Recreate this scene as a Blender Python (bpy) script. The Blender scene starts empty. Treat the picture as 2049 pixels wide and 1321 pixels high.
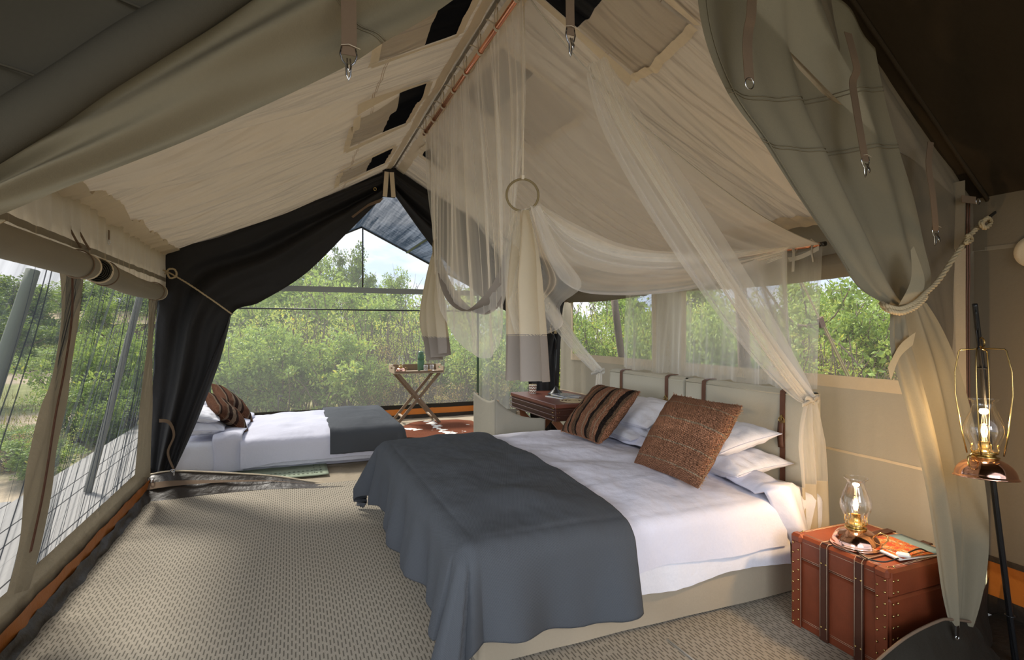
import bpy, math, random
from mathutils import Vector, Matrix, noise as mn
random.seed(7)
PI = math.pi
sc = bpy.context.scene
col = sc.collection
# ------------------------------------------------------------------ camera
TH = math.radians(22.1); FP = 1080.0; CH = 1.45
cam_d = bpy.data.cameras.new('camera'); cam = bpy.data.objects.new('camera', cam_d); col.objects.link(cam)
cam.location = (0, 0, CH); cam.rotation_euler = (PI/2, 0, -TH)
cam_d.sensor_width = 36; cam_d.lens = 36*FP/2049; cam_d.clip_start = .05; cam_d.clip_end = 400
sc.camera = cam
# ------------------------------------------------------------------ colour management, world, lights
sc.view_settings.view_transform = 'Standard'; sc.view_settings.look = 'None'
sc.view_settings.exposure = 0.0; sc.view_settings.gamma = 1
sc.view_settings.use_curve_mapping = False
w = bpy.data.worlds.new('sky'); sc.world = w; w.use_nodes = True
wn = w.node_tree.nodes; wl = w.node_tree.links
bg = wn['Background']; bg.inputs['Strength'].default_value = 1.4
tc = wn.new('ShaderNodeTexCoord'); mp = wn.new('ShaderNodeMapping'); mp.inputs['Scale'].default_value = (1, 1, 3.2)
nz = wn.new('ShaderNodeTexNoise'); nz.inputs['Scale'].default_value = 2.6; nz.inputs['Detail'].default_value = 6; nz.inputs['Roughness'].default_value = .6
cr = wn.new('ShaderNodeValToRGB')
cr.color_ramp.elements[0].position = .42; cr.color_ramp.elements[0].color = (.58, .70, .88, 1)
cr.color_ramp.elements[1].position = .56; cr.color_ramp.elements[1].color = (.93, .94, .97, 1)
wl.new(tc.outputs['Generated'], mp.inputs[0]); wl.new(mp.outputs[0], nz.inputs['Vector'])
wl.new(nz.outputs['Fac'], cr.inputs[0]); wl.new(cr.outputs[0], bg.inputs['Color'])
sun_d = bpy.data.lights.new('sun', 'SUN'); sun_d.energy = 7.0; sun_d.angle = math.radians(12); sun_d.color = (1, .95, .86)
sun = bpy.data.objects.new('sun', sun_d); col.objects.link(sun)
sun.rotation_euler = Vector((.30, -.60, -.80)).to_track_quat('-Z', 'Y').to_euler()
def area(name, loc, target, sx, sy, energy, color=(1, 1, 1), spread=80):
    d = bpy.data.lights.new(name, 'AREA'); d.shape = 'RECTANGLE'; d.size = sx; d.size_y = sy; d.energy = energy; d.color = color; d.spread = math.radians(spread)
    o = bpy.data.objects.new(name, d); col.objects.link(o); o.location = loc
    o.rotation_euler = (Vector(target)-Vector(loc)).to_track_quat('-Z', 'Y').to_euler(); return o
# added fill lights behind and beside the camera, brightening the tent interior
area('rear_fill', (.3, -1.6, 1.9), (1.5, 3.6, .2), 2.2, 1.0, 13, (.90, .94, 1), 60)
area('side_fill', (-2.6, .6, 1.7), (1.6, 3.6, .7), 1.8, 1.3, 15, (.90, .94, 1), 60)
# ------------------------------------------------------------------ projection helpers (pixels of the photograph -> world points)
ST, CT = math.sin(TH), math.cos(TH)
def P(px, py, x=None, y=None, z=None, Z=None):
    r = (px-1024)/FP; s = (660-py)/FP
    if x is not None: Z = x/(ST+r*CT)
    elif y is not None: Z = y/(CT-r*ST)
    elif z is not None: Z = (z-CH)/s
    return Vector((Z*(ST+r*CT), Z*(CT-r*ST), CH+Z*s))
def proj(p):
    X = p[0]*CT-p[1]*ST; Z = p[0]*ST+p[1]*CT
    return (1024+FP*X/Z, 660-FP*(p[2]-CH)/Z)
def lerp(a, b, t): return a+(b-a)*t
def curve(pts, t):            # Catmull-Rom through points, t in 0..1
    n = len(pts)-1; f = min(max(t, 0), 1)*n; i = min(int(f), n-1); f -= i
    p0 = pts[max(i-1, 0)]; p1 = pts[i]; p2 = pts[i+1]; p3 = pts[min(i+2, n)]
    return .5*((2*p1)+(p2-p0)*f+(2*p0-5*p1+4*p2-p3)*f*f+(3*p1-p0-3*p2+p3)*f**3)
def V(*a): return Vector(a)
def n1(x, s=0.0): return mn.noise(Vector((x, s*7.3+.17, s*3.1)))
def n2(x, y, s=0.0): return mn.noise(Vector((x, y, s*5.7+.3)))
# ------------------------------------------------------------------ materials
class N:
    def __init__(s, name):
        s.m = bpy.data.materials.new(name); s.m.use_nodes = True; s.t = s.m.node_tree; s.t.nodes.clear()
        s.out = s.t.nodes.new('ShaderNodeOutputMaterial')
    def n(s, typ, **k):
        o = s.t.nodes.new('ShaderNode'+typ)
        for a, b in k.items():
            if a.startswith('i_'): o.inputs[a[2:].replace('_', ' ')].default_value = b
            else: setattr(o, a, b)
        return o
    def l(s, a, b): s.t.links.new(a, b)
    def math(s, op, a, b=None, clamp=False):
        o = s.t.nodes.new('ShaderNodeMath'); o.operation = op; o.use_clamp = clamp
        for i, v in enumerate((a, b)):
            if v is None: continue
            if isinstance(v, (int, float)): o.inputs[i].default_value = v
            else: s.l(v, o.inputs[i])
        return o.outputs[0]
    def mix(s, f, a, b):
        o = s.t.nodes.new('ShaderNodeMix'); o.data_type = 'RGBA'
        for i, v in ((0, f), (6, a), (7, b)):
            if isinstance(v, (int, float, tuple)): o.inputs[i].default_value = v if not isinstance(v, tuple) else (v+(1,))[:4]
            else: s.l(v, o.inputs[i])
        return o.outputs[2]
    def ramp(s, f, els, const=False):
        o = s.t.nodes.new('ShaderNodeValToRGB'); e = o.color_ramp.elements
        if const: o.color_ramp.interpolation = 'CONSTANT'
        while len(e) < len(els): e.new(.5)
        for k, (p, c) in enumerate(els): e[k].position = p; e[k].color = (c+(1,))[:4]
        s.l(f, o.inputs[0]); return o.outputs[0]
    def noise(s, vec, scale, detail=3, rough=.5):
        o = s.n('TexNoise', i_Scale=scale, i_Detail=detail, i_Roughness=rough)
        if vec is not None: s.l(vec, o.inputs['Vector'])
        return o.outputs['Fac']
    def coord(s, which='Object', scale=(1, 1, 1), rot=(0, 0, 0)):
        c = s.n('TexCoord'); m = s.n('Mapping'); m.inputs['Scale'].default_value = scale; m.inputs['Rotation'].default_value = rot
        s.l(c.outputs[which], m.inputs[0]); return m.outputs[0]
    def bump(s, h, strength=.3, dist=.01, prev=None):
        o = s.n('Bump', i_Strength=strength, i_Distance=dist); s.l(h, o.inputs['Height'])
        if prev is not None: s.l(prev, o.inputs['Normal'])
        return o.outputs[0]
    def bsdf(s, color, rough=.8, metal=0, nrm=None, **k):
        b = s.n('BsdfPrincipled'); b.inputs['Roughness'].default_value = rough; b.inputs['Metallic'].default_value = metal
        if isinstance(color, tuple): b.inputs['Base Color'].default_value = (color+(1,))[:4]
        else: s.l(color, b.inputs['Base Color'])
        if nrm is not None: s.l(nrm, b.inputs['Normal'])
        for a, v in k.items(): b.inputs[a.replace('_', ' ')].default_value = v
        return b.outputs[0]
    def done(s, sh): s.l(sh, s.out.inputs[0]); return s.m
def c3(r, g, b): return tuple(((v/255+.055)/1.055)**2.4 if v > 10 else v/3294 for v in (r, g, b))
def mul(c, k): return tuple(v*k for v in c)
def fabric(name, c, var=.12, rough=.9, trans=0.0, tcol=None, weave=0, wbump=.25, spec=.15, wr=0.0):
    k = N(name); co = k.coord()
    f = k.noise(co, 2.3, 4)
    cc = k.mix(f, mul(c, 1-var), mul(c, 1+var))
    f2 = k.noise(co, 90, 2); cc = k.mix(k.math('MULTIPLY', f2, .35), cc, mul(c, .8))
    nr = k.bump(k.noise(co, 220 if not weave else weave, 1), wbump, .002)
    if wr: nr = k.bump(k.noise(k.coord(scale=(1, 1, 1)), 7, 4, .55), wr, .03, nr)
    b = k.bsdf(cc, rough, 0, nr, Specular_IOR_Level=spec)
    if trans:
        t = k.n('BsdfTranslucent'); t.inputs[0].default_value = ((tcol or c)+(1,))[:4]; k.l(nr, t.inputs['Normal'])
        mx = k.n('MixShader'); mx.inputs[0].default_value = trans; k.l(b, mx.inputs[1]); k.l(t.outputs[0], mx.inputs[2]); b = mx.outputs[0]
    return k.done(b)
def net(name, c, a, trans=.5, stripe=0, grow=1.0):      # woven netting: thread coverage a, denser where seen at a slant
    k = N(name)
    g = k.n('NewGeometry'); d = k.n('VectorMath', operation='DOT_PRODUCT'); k.l(g.outputs['Incoming'], d.inputs[0]); k.l(g.outputs['Normal'], d.inputs[1])
    cs = k.math('MAXIMUM', k.math('ABSOLUTE', d.outputs['Value']), .12)
    ex = k.math('DIVIDE', grow, cs); al = k.math('SUBTRACT', 1.0, k.math('POWER', 1-a, ex), True)
    if stripe:
        f = k.noise(k.coord('UV', (stripe, 1.0, 1)), 1.0, 5, .7)
        al = k.math('MULTIPLY', al, k.math('ADD', .55, k.math('MULTIPLY', f, .9)), True)
    df = k.n('BsdfDiffuse'); df.inputs[0].default_value = c+(1,)
    tr = k.n('BsdfTranslucent'); tr.inputs[0].default_value = c+(1,)
    m1 = k.n('MixShader'); m1.inputs[0].default_value = trans; k.l(df.outputs[0], m1.inputs[1]); k.l(tr.outputs[0], m1.inputs[2])
    tp = k.n('BsdfTransparent'); m2 = k.n('MixShader'); k.l(al, m2.inputs[0]); k.l(tp.outputs[0], m2.inputs[1]); k.l(m1.outputs[0], m2.inputs[2])
    return k.done(m2.outputs[0])
M = {}
def roof_mat():
    k = N('roof_canvas'); c = (.56, .485, .385); co = k.coord()
    cc = k.mix(k.noise(co, 2.3, 4), mul(c, .93), mul(c, 1.07)); cc = k.mix(k.math('MULTIPLY', k.noise(co, 120, 2), .3), cc, mul(c, .8))
    nr = k.bump(k.noise(k.coord(scale=(.7, 9, 1)), 1.4, 2, .45), .9, .09); nr = k.bump(k.noise(k.coord(scale=(.9, 26, 1)), 1.4, 2, .4), .35, .02, nr); nr = k.bump(k.noise(co, 240, 1), .2, .002, nr)
    b = k.bsdf(cc, .9, 0, nr, Specular_IOR_Level=.1); t = k.n('BsdfTranslucent'); t.inputs[0].default_value = (.50, .41, .30, 1); k.l(nr, t.inputs['Normal'])
    mx = k.n('MixShader'); mx.inputs[0].default_value = .08; k.l(b, mx.inputs[1]); k.l(t.outputs[0], mx.inputs[2]); return k.done(mx.outputs[0])
M['roof'] = roof_mat()
M['tape'] = fabric('tan_tape', (.78, .66, .48), .1, trans=.05, wr=.3)
M['facing'] = fabric('drape_facing', (.36, .31, .21), .1, wr=.2)
M['mull'] = fabric('mullion_canvas', (.27, .225, .155), .15, trans=.25, wr=.5)
M['wallc'] = fabric('wall_canvas', (.52, .46, .36), .06, trans=.22, tcol=(.42, .37, .28), wr=.15)
M['valance'] = fabric('valance_canvas', (.46, .39, .29), .08, trans=.2, wr=.3)
M['taupe'] = fabric('taupe_canvas', (.27, .235, .18), .1, trans=.12, wr=.2)
M['drape'] = fabric('drape_canvas', (.25, .22, .155), .08, trans=.10, wr=.12)
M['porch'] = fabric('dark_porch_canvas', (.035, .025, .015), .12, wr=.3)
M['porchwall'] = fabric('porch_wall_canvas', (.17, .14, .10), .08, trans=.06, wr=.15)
M['rollc'] = fabric('rolled_canvas', (.30, .265, .205), .08, wr=.2)
M['dark'] = fabric('black_flap_cloth', (.022, .021, .022), .15, rough=.65, wr=.35, spec=.3)
M['darkgreen'] = fabric('ground_cloth', (.030, .026, .02), .2, rough=.6, wr=.5)
M['orange'] = fabric('orange_vinyl', (.42, .13, .02), .2, rough=.45, trans=.15, wr=.5, spec=.4)
M['gsheet'] = fabric('groundsheet', (.36, .30, .22), .2, wr=.7)
M['pvc'] = fabric('brown_pvc', (.035, .025, .017), .2, rough=.5, wr=.7, spec=.4)
M['white'] = fabric('white_cotton', (.66, .66, .76), .02, rough=.85, wr=.35)
M['pillow'] = fabric('pillow_cotton', (.74, .74, .80), .02, rough=.8, wr=.5)
M['skirt'] = fabric('bed_skirt', (.37, .315, .235), .06, wr=.15)
M['headb'] = fabric('headboard_canvas', (.58, .55, .45), .04, wr=.08)
M['chairc'] = fabric('chair_canvas', (.27, .25, .20), .06, wr=.2)
M['rope'] = fabric('sisal_rope', (.50, .40, .25), .2, rough=.9, wr=.3)
M['greenrug'] = fabric('green_cotton', (.33, .38, .28), .15, weave=60, wbump=.6)
M['strap'] = fabric('webbing', (.20, .14, .095), .1, wr=.1)
M['wtape'] = fabric('white_tape', (.70, .67, .60), .05, trans=.3)
M['creamcl'] = fabric('cream_curtain_cloth', (.62, .55, .42), .05, trans=.45, tcol=(.66, .56, .40), wr=.2)
M['taupecl'] = fabric('taupe_curtain_band', (.29, .255, .225), .05, trans=.25, wr=.2)
M['netw'] = net('white_net', (.97, .94, .89), .36, .65, stripe=0)
M['netd'] = net('white_net_gathered', (.94, .90, .82), .46, .6, stripe=9)
M['netf'] = net('white_net_fine', (.95, .92, .86), .26, .6, stripe=14)
M['gauze'] = net('window_gauze', (.13, .145, .16), .17, .4, stripe=16)
M['gfold'] = net('gathered_gauze', (.07, .08, .10), .55, .3)
M['gauzer'] = net('clear_gauze', (.62, .63, .60), .10, .5)
M['gauzeb'] = net('back_gauze', (.80, .82, .80), .12, .5)
M['shade'] = net('shade_cloth', (.05, .07, .10), .42, .3, stripe=22)
M['blackgauze'] = net('roof_gauze', (.012, .013, .016), .93, .1)
def blanket_mat():
    k = N('charcoal_waffle'); u = k.coord('UV', (1150, 1150, 1))
    sp = k.n('SeparateXYZ'); k.l(u, sp.inputs[0])
    h = k.math('MULTIPLY', k.math('SINE', sp.outputs[0]), k.math('SINE', sp.outputs[1]))
    nr = k.bump(h, .25, .003); nr = k.bump(k.noise(k.coord(), 8, 4), .2, .02, nr)
    f = k.math('MULTIPLY', k.math('ADD', h, 1), .3)
    cc = k.mix(f, (.060, .066, .076), (.082, .088, .097)); return k.done(k.bsdf(cc, .85, 0, nr, Specular_IOR_Level=.2))
M['blanket'] = blanket_mat()
def carpet_mat():
    k = N('sisal_carpet'); c = k.coord('Object'); sp = k.n('SeparateXYZ'); k.l(c, sp.inputs[0]); X, Y = sp.outputs[0], sp.outputs[1]
    wob = k.math('MULTIPLY', k.math('SUBTRACT', k.noise(c, 1.2, 0), .5), .010)
    X = k.math('ADD', X, wob)
    rx = k.math('DIVIDE', X, .0165); row = k.math('FLOOR', rx); wn_ = k.n('TexWhiteNoise', noise_dimensions='1D'); k.l(row, wn_.inputs['W']); wnz = wn_.outputs['Value']; fx = k.math('FRACT', rx)
    oy = k.math('ADD', k.math('DIVIDE', Y, .070), k.math('ADD', k.math('MULTIPLY', row, .5), k.math('MULTIPLY', wnz, .42))); fy = k.math('FRACT', oy)
    tick = k.math('MULTIPLY', k.math('LESS_THAN', fx, .38), k.math('LESS_THAN', fy, .66))
    nn = k.noise(c, 260, 2); big = k.noise(c, 1.5, 3)
    base = k.mix(nn, (.33, .29, .225), (.58, .52, .42))
    base = k.mix(k.math('MULTIPLY', k.noise(c, 520, 1), .35), base, (.19, .165, .13))
    base = k.mix(k.math('MULTIPLY', tick, k.math('ADD', .30, k.math('MULTIPLY', nn, .75))), base, (.035, .030, .024))
    base = k.mix(k.math('MULTIPLY', big, .3), base, (.20, .17, .135))
    nr = k.bump(k.math('SUBTRACT', nn, k.math('MULTIPLY', tick, 1.3)), .6, .004)
    return k.done(k.bsdf(base, .92, 0, nr, Specular_IOR_Level=.1))
M['carpet'] = carpet_mat()
def wood(name, c, s=14, rough=.55):
    k = N(name); v = k.coord('Object', (s, s, 1.2)); f = k.noise(v, 3, 5, .65); f2 = k.noise(k.coord(), 3, 3)
    cc = k.mix(f, mul(c, .62), mul(c, 1.25)); cc = k.mix(k.math('MULTIPLY', f2, .3), cc, mul(c, .6))
    return k.done(k.bsdf(cc, rough, 0, k.bump(f, .25, .003)))
M['teak'] = wood('teak', (.22, .145, .085)); M['redwood'] = wood('red_wood', (.30, .115, .055), rough=.4)
M['palewood'] = wood('pale_wood', (.42, .32, .22)); M['bark'] = wood('bark', (.19, .14, .11), rough=.95)
def deckm():
    k = N('weathered_deck'); v = k.coord('Object', (40, 1.6, 10)); f = k.noise(v, 2, 5, .7)
    oi = k.n('ObjectInfo'); cc = k.mix(f, (.20, .19, .18), (.38, .37, .35)); cc = k.mix(k.math('MULTIPLY', oi.outputs['Random'], .35), cc, (.30, .28, .26))
    return k.done(k.bsdf(cc, .8, 0, k.bump(f, .4, .003)))
M['deck'] = deckm()
def leather(name, c, rough=.38):
    k = N(name); co = k.coord(); f = k.noise(co, 9, 5, .6); v = k.n('TexVoronoi', i_Scale=420.0); k.l(co, v.inputs['Vector'])
    cc = k.mix(f, mul(c, .6), mul(c, 1.3)); nr = k.bump(v.outputs['Distance'], .15, .001); nr = k.bump(f, .15, .01, nr)
    return k.done(k.bsdf(cc, rough, 0, nr, Specular_IOR_Level=.5))
M['leather'] = leather('tan_leather', (.20, .046, .018)); M['leatherd'] = leather('dark_leather', (.07, .024, .014)); M['strapl'] = leather('brown_strap_leather', (.15, .062, .035), .45)
def simple(name, c, rough=.5, metal=0, **k): q = N(name); return q.done(q.bsdf(c, rough, metal, None, **k))
M['copper'] = simple('copper', (.80, .36, .22), .22, 1); M['copperp'] = simple('copper_polished', (.86, .50, .38), .1, 1)
M['brass'] = simple('brass', (.55, .40, .16), .25, 1); M['steel'] = simple('steel', (.75, .76, .78), .2, 1)
M['black'] = simple('black_metal', (.012, .012, .013), .35); M['greenp'] = simple('green_pole', (.05, .085, .055), .45)
M['greypole'] = simple('grey_green_pole', (.15, .17, .13), .75); M['bar'] = simple('grey_bar', (.20, .20, .17), .6)
M['plastic'] = simple('white_plastic', (.85, .85, .85), .3); M['flask'] = simple('green_flask', (.06, .14, .075), .35)
M['stitch'] = simple('stitching', (.55, .42, .30), .8); M['string'] = simple('white_string', (.62, .54, .42), .8)
M['ringm'] = fabric('bound_ring', (.22, .17, .09), .2, wr=.4)
def glass():
    k = N('glass'); g = k.n('BsdfGlass', i_Roughness=0.0, i_IOR=1.15); t = k.n('BsdfTransparent'); lw = k.n('LayerWeight', i_Blend=.35)
    gl = k.n('BsdfGlossy', i_Roughness=.03)
    f = k.math('ADD', .06, k.math('MULTIPLY', lw.outputs['Facing'], .55), True)
    m = k.n('MixShader'); k.l(f, m.inputs[0]); k.l(t.outputs[0], m.inputs[1]); k.l(gl.outputs[0], m.inputs[2]); return k.done(m.outputs[0])
M['glass'] = glass()
def emis(name, c, s): k = N(name); e = k.n('Emission'); e.inputs[0].default_value = c+(1,); e.inputs[1].default_value = s; return k.done(e.outputs[0])
M['fil'] = emis('lit_filament', (1, .62, .22), 60)
def striped(name, cols, n=1.0, axis=0, fine=150.0):
    k = N(name); uv = k.coord('UV'); sp = k.n('SeparateXYZ'); k.l(uv, sp.inputs[0])
    wob = k.math('MULTIPLY', k.math('SUBTRACT', k.noise(k.coord('UV', (3, 3, 1)), 4, 2), .5), .02)
    f = k.math('ADD', sp.outputs[axis], wob)
    cc = k.ramp(f, cols, True)
    a = k.math('SINE', k.math('MULTIPLY', sp.outputs[0], fine*3)); b = k.math('SINE', k.math('MULTIPLY', sp.outputs[1], fine*3))
    h = k.math('MULTIPLY', a, b); nn = k.noise(k.coord('UV', (120, 120, 1)), 1, 2)
    cc = k.mix(k.math('MULTIPLY', k.math('ADD', k.math('MULTIPLY', h, .5), nn), .62), cc, (.035, .018, .012))
    nr = k.bump(h, 1.0, .008); nr = k.bump(nn, .6, .006, nr); return k.done(k.bsdf(cc, .95, 0, nr, Specular_IOR_Level=.05))
O, T_, K, S = (.52, .25, .145), (.58, .42, .28), (.025, .021, .019), (.26, .16, .095)
def seq(items):
    t = sum(wd for _, wd in items); p = 0; r = []
    for c, wd in items: r.append((p/t, c)); p += wd
    return r
M['c_stripe'] = striped('striped_weave', seq([(O, 2), (K, .6), (S, 1), (O, 1.5), (T_, .3), (K, .7), (O, 1.2), (S, 1.4), (K, .5), (O, 2), (T_, .4), (O, .8), (K, .9), (S, 1), (O, 1), (T_, .3), (O, 1.2), (K, 1.5), (S, 1), (O, 1)]), axis=0, fine=110)
M['c_rust'] = striped('rust_weave', seq([(O, 2), (T_, .16), (O, 2.4), (T_, .16), (O, 1.2), (mul(O, 1.25), 1.2), (T_, .16), (O, 2.2), (T_, .16), (O, 2.6)]), axis=1, fine=95)
R1, R2, C1 = (.29, .13, .075), (.055, .028, .022), (.44, .31, .21)
M['c_brown'] = striped('brown_stripe_weave', seq([(R1, 1.6), (C1, .5), (R2, .8), (C1, .4), (R1, 1.8), (R2, .7), (C1, .9), (R2, 1.0), (C1, .5), (R1, 1.6), (R2, .5), (C1, .4), (R1, 1.2)]), axis=1, fine=110)
M['navy'] = fabric('navy_backing', (.03, .04, .055), .1)
M['fringe'] = simple('fringe_yarn', (.33, .15, .075), .95); M['fringet'] = simple('tan_fringe_yarn', (.42, .26, .14), .95)
def hide():
    k = N('cowhide'); c = k.coord(); f = k.noise(k.coord(scale=(1, 1, 1)), 2.4, 3, .6); f2 = k.noise(c, 60, 3)
    cc = k.mix(f2, (.07, .020, .009), (.22, .065, .028)); sp = k.n('SeparateXYZ'); k.l(c, sp.inputs[0])
    sp2 = k.math('ABSOLUTE', k.math('ADD', k.math('SUBTRACT', sp.outputs[0], 0.0), k.math('MULTIPLY', k.math('SUBTRACT', k.noise(c, 6, 3), .5), .5)))
    wmask = k.math('LESS_THAN', sp2, .05); sp3 = k.math('GREATER_THAN', f, .61)
    cc = k.mix(k.math('MAXIMUM', wmask, sp3), cc, (.72, .68, .62)); return k.done(k.bsdf(cc, .85, 0, k.bump(f2, .4, .004), Specular_IOR_Level=.1))
M['hide'] = hide()
def ground():
    k = N('dry_ground'); c = k.coord(); f = k.noise(c, .22, 5, .6); f2 = k.noise(c, 3, 5, .7)
    cc = k.mix(f2, (.30, .235, .15), (.58, .49, .37)); g = k.ramp(f, [(.46, (0, 0, 0)), (.56, (1, 1, 1))])
    cc = k.mix(k.math('MULTIPLY', g, .75), cc, k.mix(f2, (.10, .15, .035), (.33, .36, .13))); return k.done(k.bsdf(cc, .95, 0, k.bump(f2, .6, .08), Specular_IOR_Level=.05))
M['ground'] = ground()
def leafm(name, cols):
    k = N(name); a = k.n('Attribute', attribute_name='tone'); cc = k.ramp(a.outputs['Fac'], cols)
    d = k.bsdf(cc, .5, 0, None, Specular_IOR_Level=.35); t = k.n('BsdfTranslucent'); k.l(k.mix(.35, cc, (.45, .5, .05)), t.inputs[0])
    m = k.n('MixShader'); m.inputs[0].default_value = .38; k.l(d, m.inputs[1]); k.l(t.outputs[0], m.inputs[2]); return k.done(m.outputs[0])
M['leaf_g'] = leafm('green_leaves', [(0, (.08, .14, .03)), (.5, (.27, .40, .10)), (.9, (.40, .52, .13)), (1, (.7, .6, .1))])
M['gable'] = fabric('gable_canvas_dark', (.095, .088, .07), .1, wr=.15)
M['leaf_y'] = leafm('yellow_green_leaves', [(0, (.14, .20, .04)), (.45, (.42, .50, .13)), (.8, (.62, .64, .16)), (.93, (.8, .66, .1)), (1, (.65, .30, .09))])
M['leaf_d'] = leafm('dark_leaves', [(0, (.03, .065, .02)), (.6, (.08, .16, .045)), (1, (.2, .3, .08))])
M['leaf_b'] = leafm('dry_leaves', [(0, (.22, .13, .07)), (.4, (.46, .30, .14)), (.7, (.62, .48, .20)), (.85, (.2, .28, .08)), (1, (.45, .5, .16))])
M['grass'] = leafm('dry_grass', [(0, (.18, .15, .06)), (.5, (.36, .30, .13)), (1, (.22, .30, .07))])
# ------------------------------------------------------------------ mesh builder
ORG = {}
class MB:
    def __init__(s): s.v = []; s.f = []; s.uv = []; s.sm = []; s.mi = []; s.cur = 0; s.tone = []
    def add(s, vs, fs, uvs=None, smooth=True, M_=None):
        b = len(s.v)
        for i, q in enumerate(vs):
            q = Vector(q); s.v.append(M_ @ q if M_ is not None else q); s.uv.append(uvs[i] if uvs else (0, 0))
        for f in fs: s.f.append(tuple(b+i for i in f)); s.sm.append(smooth); s.mi.append(s.cur)
        return s
    def box(s, c, d, R=None, bev=0.0):
        cx, cy, cz = c; a, b, h = d[0]/2, d[1]/2, d[2]/2
        if bev <= 0:
            vs = [V(x, y, z) for z in (-h, h) for x, y in ((-a, -b), (a, -b), (a, b), (-a, b))]
            fs = [(3, 2, 1, 0), (4, 5, 6, 7), (0, 1, 5, 4), (1, 2, 6, 5), (2, 3, 7, 6), (3, 0, 4, 7)]
        else:
            vs = []; k = bev
            rings = [(-h, k), (-h+k, 0), (h-k, 0), (h, k)]
            for z, i in rings:
                A, B = a-i, b-i; kk = k if i == 0 else 0.0001
                vs += [V(x, y, z) for x, y in ((-A+kk, -B), (A-kk, -B), (A, -B+kk), (A, B-kk), (A-kk, B), (-A+kk, B), (-A, B-kk), (-A, -B+kk))]
            fs = [tuple(range(7, -1, -1)), tuple(range(24, 32))]
            for r in range(3):
                for j in range(8): fs.append((r*8+j, r*8+(j+1) % 8, (r+1)*8+(j+1) % 8, (r+1)*8+j))
        m = Matrix.Translation(c) @ (R.to_4x4() if R is not None else Matrix())
        return s.add(vs, fs, None, False, m)
    def tube(s, pts, r, n=8, cap=True, M_=None):
        pts = [Vector(p) for p in pts]; k = len(pts); vs = []; fs = []; up = None
        for i, p in enumerate(pts):
            d = (pts[min(i+1, k-1)]-pts[max(i-1, 0)]).normalized()
            if up is None:
                up = V(0, 0, 1) if abs(d.z) < .9 else V(1, 0, 0)
            a = up.cross(d)
            if a.length < 1e-6: a = V(1, 0, 0).cross(d)
            a.normalize(); up = d.cross(a).normalized(); rr = r[i] if isinstance(r, (list, tuple)) else r
            for j in range(n): t = 2*PI*j/n; vs.append(p+(a*math.cos(t)+up*math.sin(t))*rr)
        for i in range(k-1):
            for j in range(n): fs.append((i*n+j, i*n+(j+1) % n, (i+1)*n+(j+1) % n, (i+1)*n+j))
        if cap: fs += [tuple(range(n-1, -1, -1)), tuple(range((k-1)*n, k*n))]
        return s.add(vs, fs, None, True, M_)
    def ring(s, c, R, r, M_=None, n=36, m=8, a0=0, a1=2*PI):
        full = abs(a1-a0-2*PI) < 1e-6
        pts = [V(math.cos(a0+(a1-a0)*i/n)*R, 0, math.sin(a0+(a1-a0)*i/n)*R) for i in range(n+1)]
        T = Matrix.Translation(c) @ (M_ or Matrix()); return s.tube(pts, r, m, not full, T)
    def lathe(s, prof, c, n=28, M_=None, cap=False):
        vs = []; fs = []; k = len(prof)
        for r, z in prof:
            for j in range(n): t = 2*PI*j/n; vs.append(V(r*math.cos(t), r*math.sin(t), z))
        for i in range(k-1):
            for j in range(n): fs.append((i*n+j, i*n+(j+1) % n, (i+1)*n+(j+1) % n, (i+1)*n+j))
        if cap: fs += [tuple(range(n-1, -1, -1)), tuple(range((k-1)*n, k*n))]
        return s.add(vs, fs, None, True, Matrix.Translation(c) @ (M_ or Matrix()))
    def grid(s, f, nu, nv, M_=None, mask=None):
        vs = []; uv = []
        for j in range(nv+1):
            for i in range(nu+1):
                u, v = i/nu, j/nv; vs.append(f(u, v)); uv.append((u, v))
        fs = []
        for j in range(nv):
            for i in range(nu):
                if mask and not mask((i+.5)/nu, (j+.5)/nv): continue
                a = j*(nu+1)+i; fs.append((a, a+1, a+nu+2, a+nu+1))
        return s.add(vs, fs, uv, True, M_)
    def poly(s, pts, smooth=False): return s.add(pts, [tuple(range(len(pts)))], None, smooth)
    def build(s, name, mat, parent=None, label=None, cat=None, group=None, kind=None, thick=0, origin=None):
        if parent is None:
            if origin is None:
                xs = [q.x for q in s.v]; ys = [q.y for q in s.v]; zs = [q.z for q in s.v]
                origin = V((min(xs)+max(xs))/2, (min(ys)+max(ys))/2, min(zs))
        else: origin = ORG[parent.name]
        me = bpy.data.meshes.new(name); me.from_pydata([q-origin for q in s.v], [], s.f)
        me.polygons.foreach_set('use_smooth', s.sm)
        if any(u != (0, 0) for u in s.uv):
            ul = me.uv_layers.new(name='UVMap'); li = [0]*len(me.loops); me.loops.foreach_get('vertex_index', li)
            fl = []
            for i in li: fl.extend(s.uv[i])
            ul.data.foreach_set('uv', fl)
        if s.tone:
            at = me.attributes.new('tone', 'FLOAT', 'FACE'); at.data.foreach_set('value', s.tone)
        for m_ in (mat if isinstance(mat, list) else [mat]): me.materials.append(m_)
        if isinstance(mat, list): me.polygons.foreach_set('material_index', s.mi)
        me.update()
        o = bpy.data.objects.new(name, me); col.objects.link(o)
        if parent is None: o.location = origin
        else: o.parent = parent
        ORG[o.name] = origin; tag(o, label, cat, group, kind)
        if thick:
            md = o.modifiers.new('thickness', 'SOLIDIFY'); md.thickness = thick; md.offset = 0
        return o
def tag(o, label=None, cat=None, group=None, kind=None):
    for a, b in (('label', label), ('category', cat), ('group', group), ('kind', kind)):
        if b: o[a] = b
    return o
def root(name, loc, label=None, cat=None, group=None, kind=None):
    o = bpy.data.objects.new(name, None); o.empty_display_size = .1; o.location = loc; col.objects.link(o); ORG[o.name] = Vector(loc)
    return tag(o, label, cat, group, kind)
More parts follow.
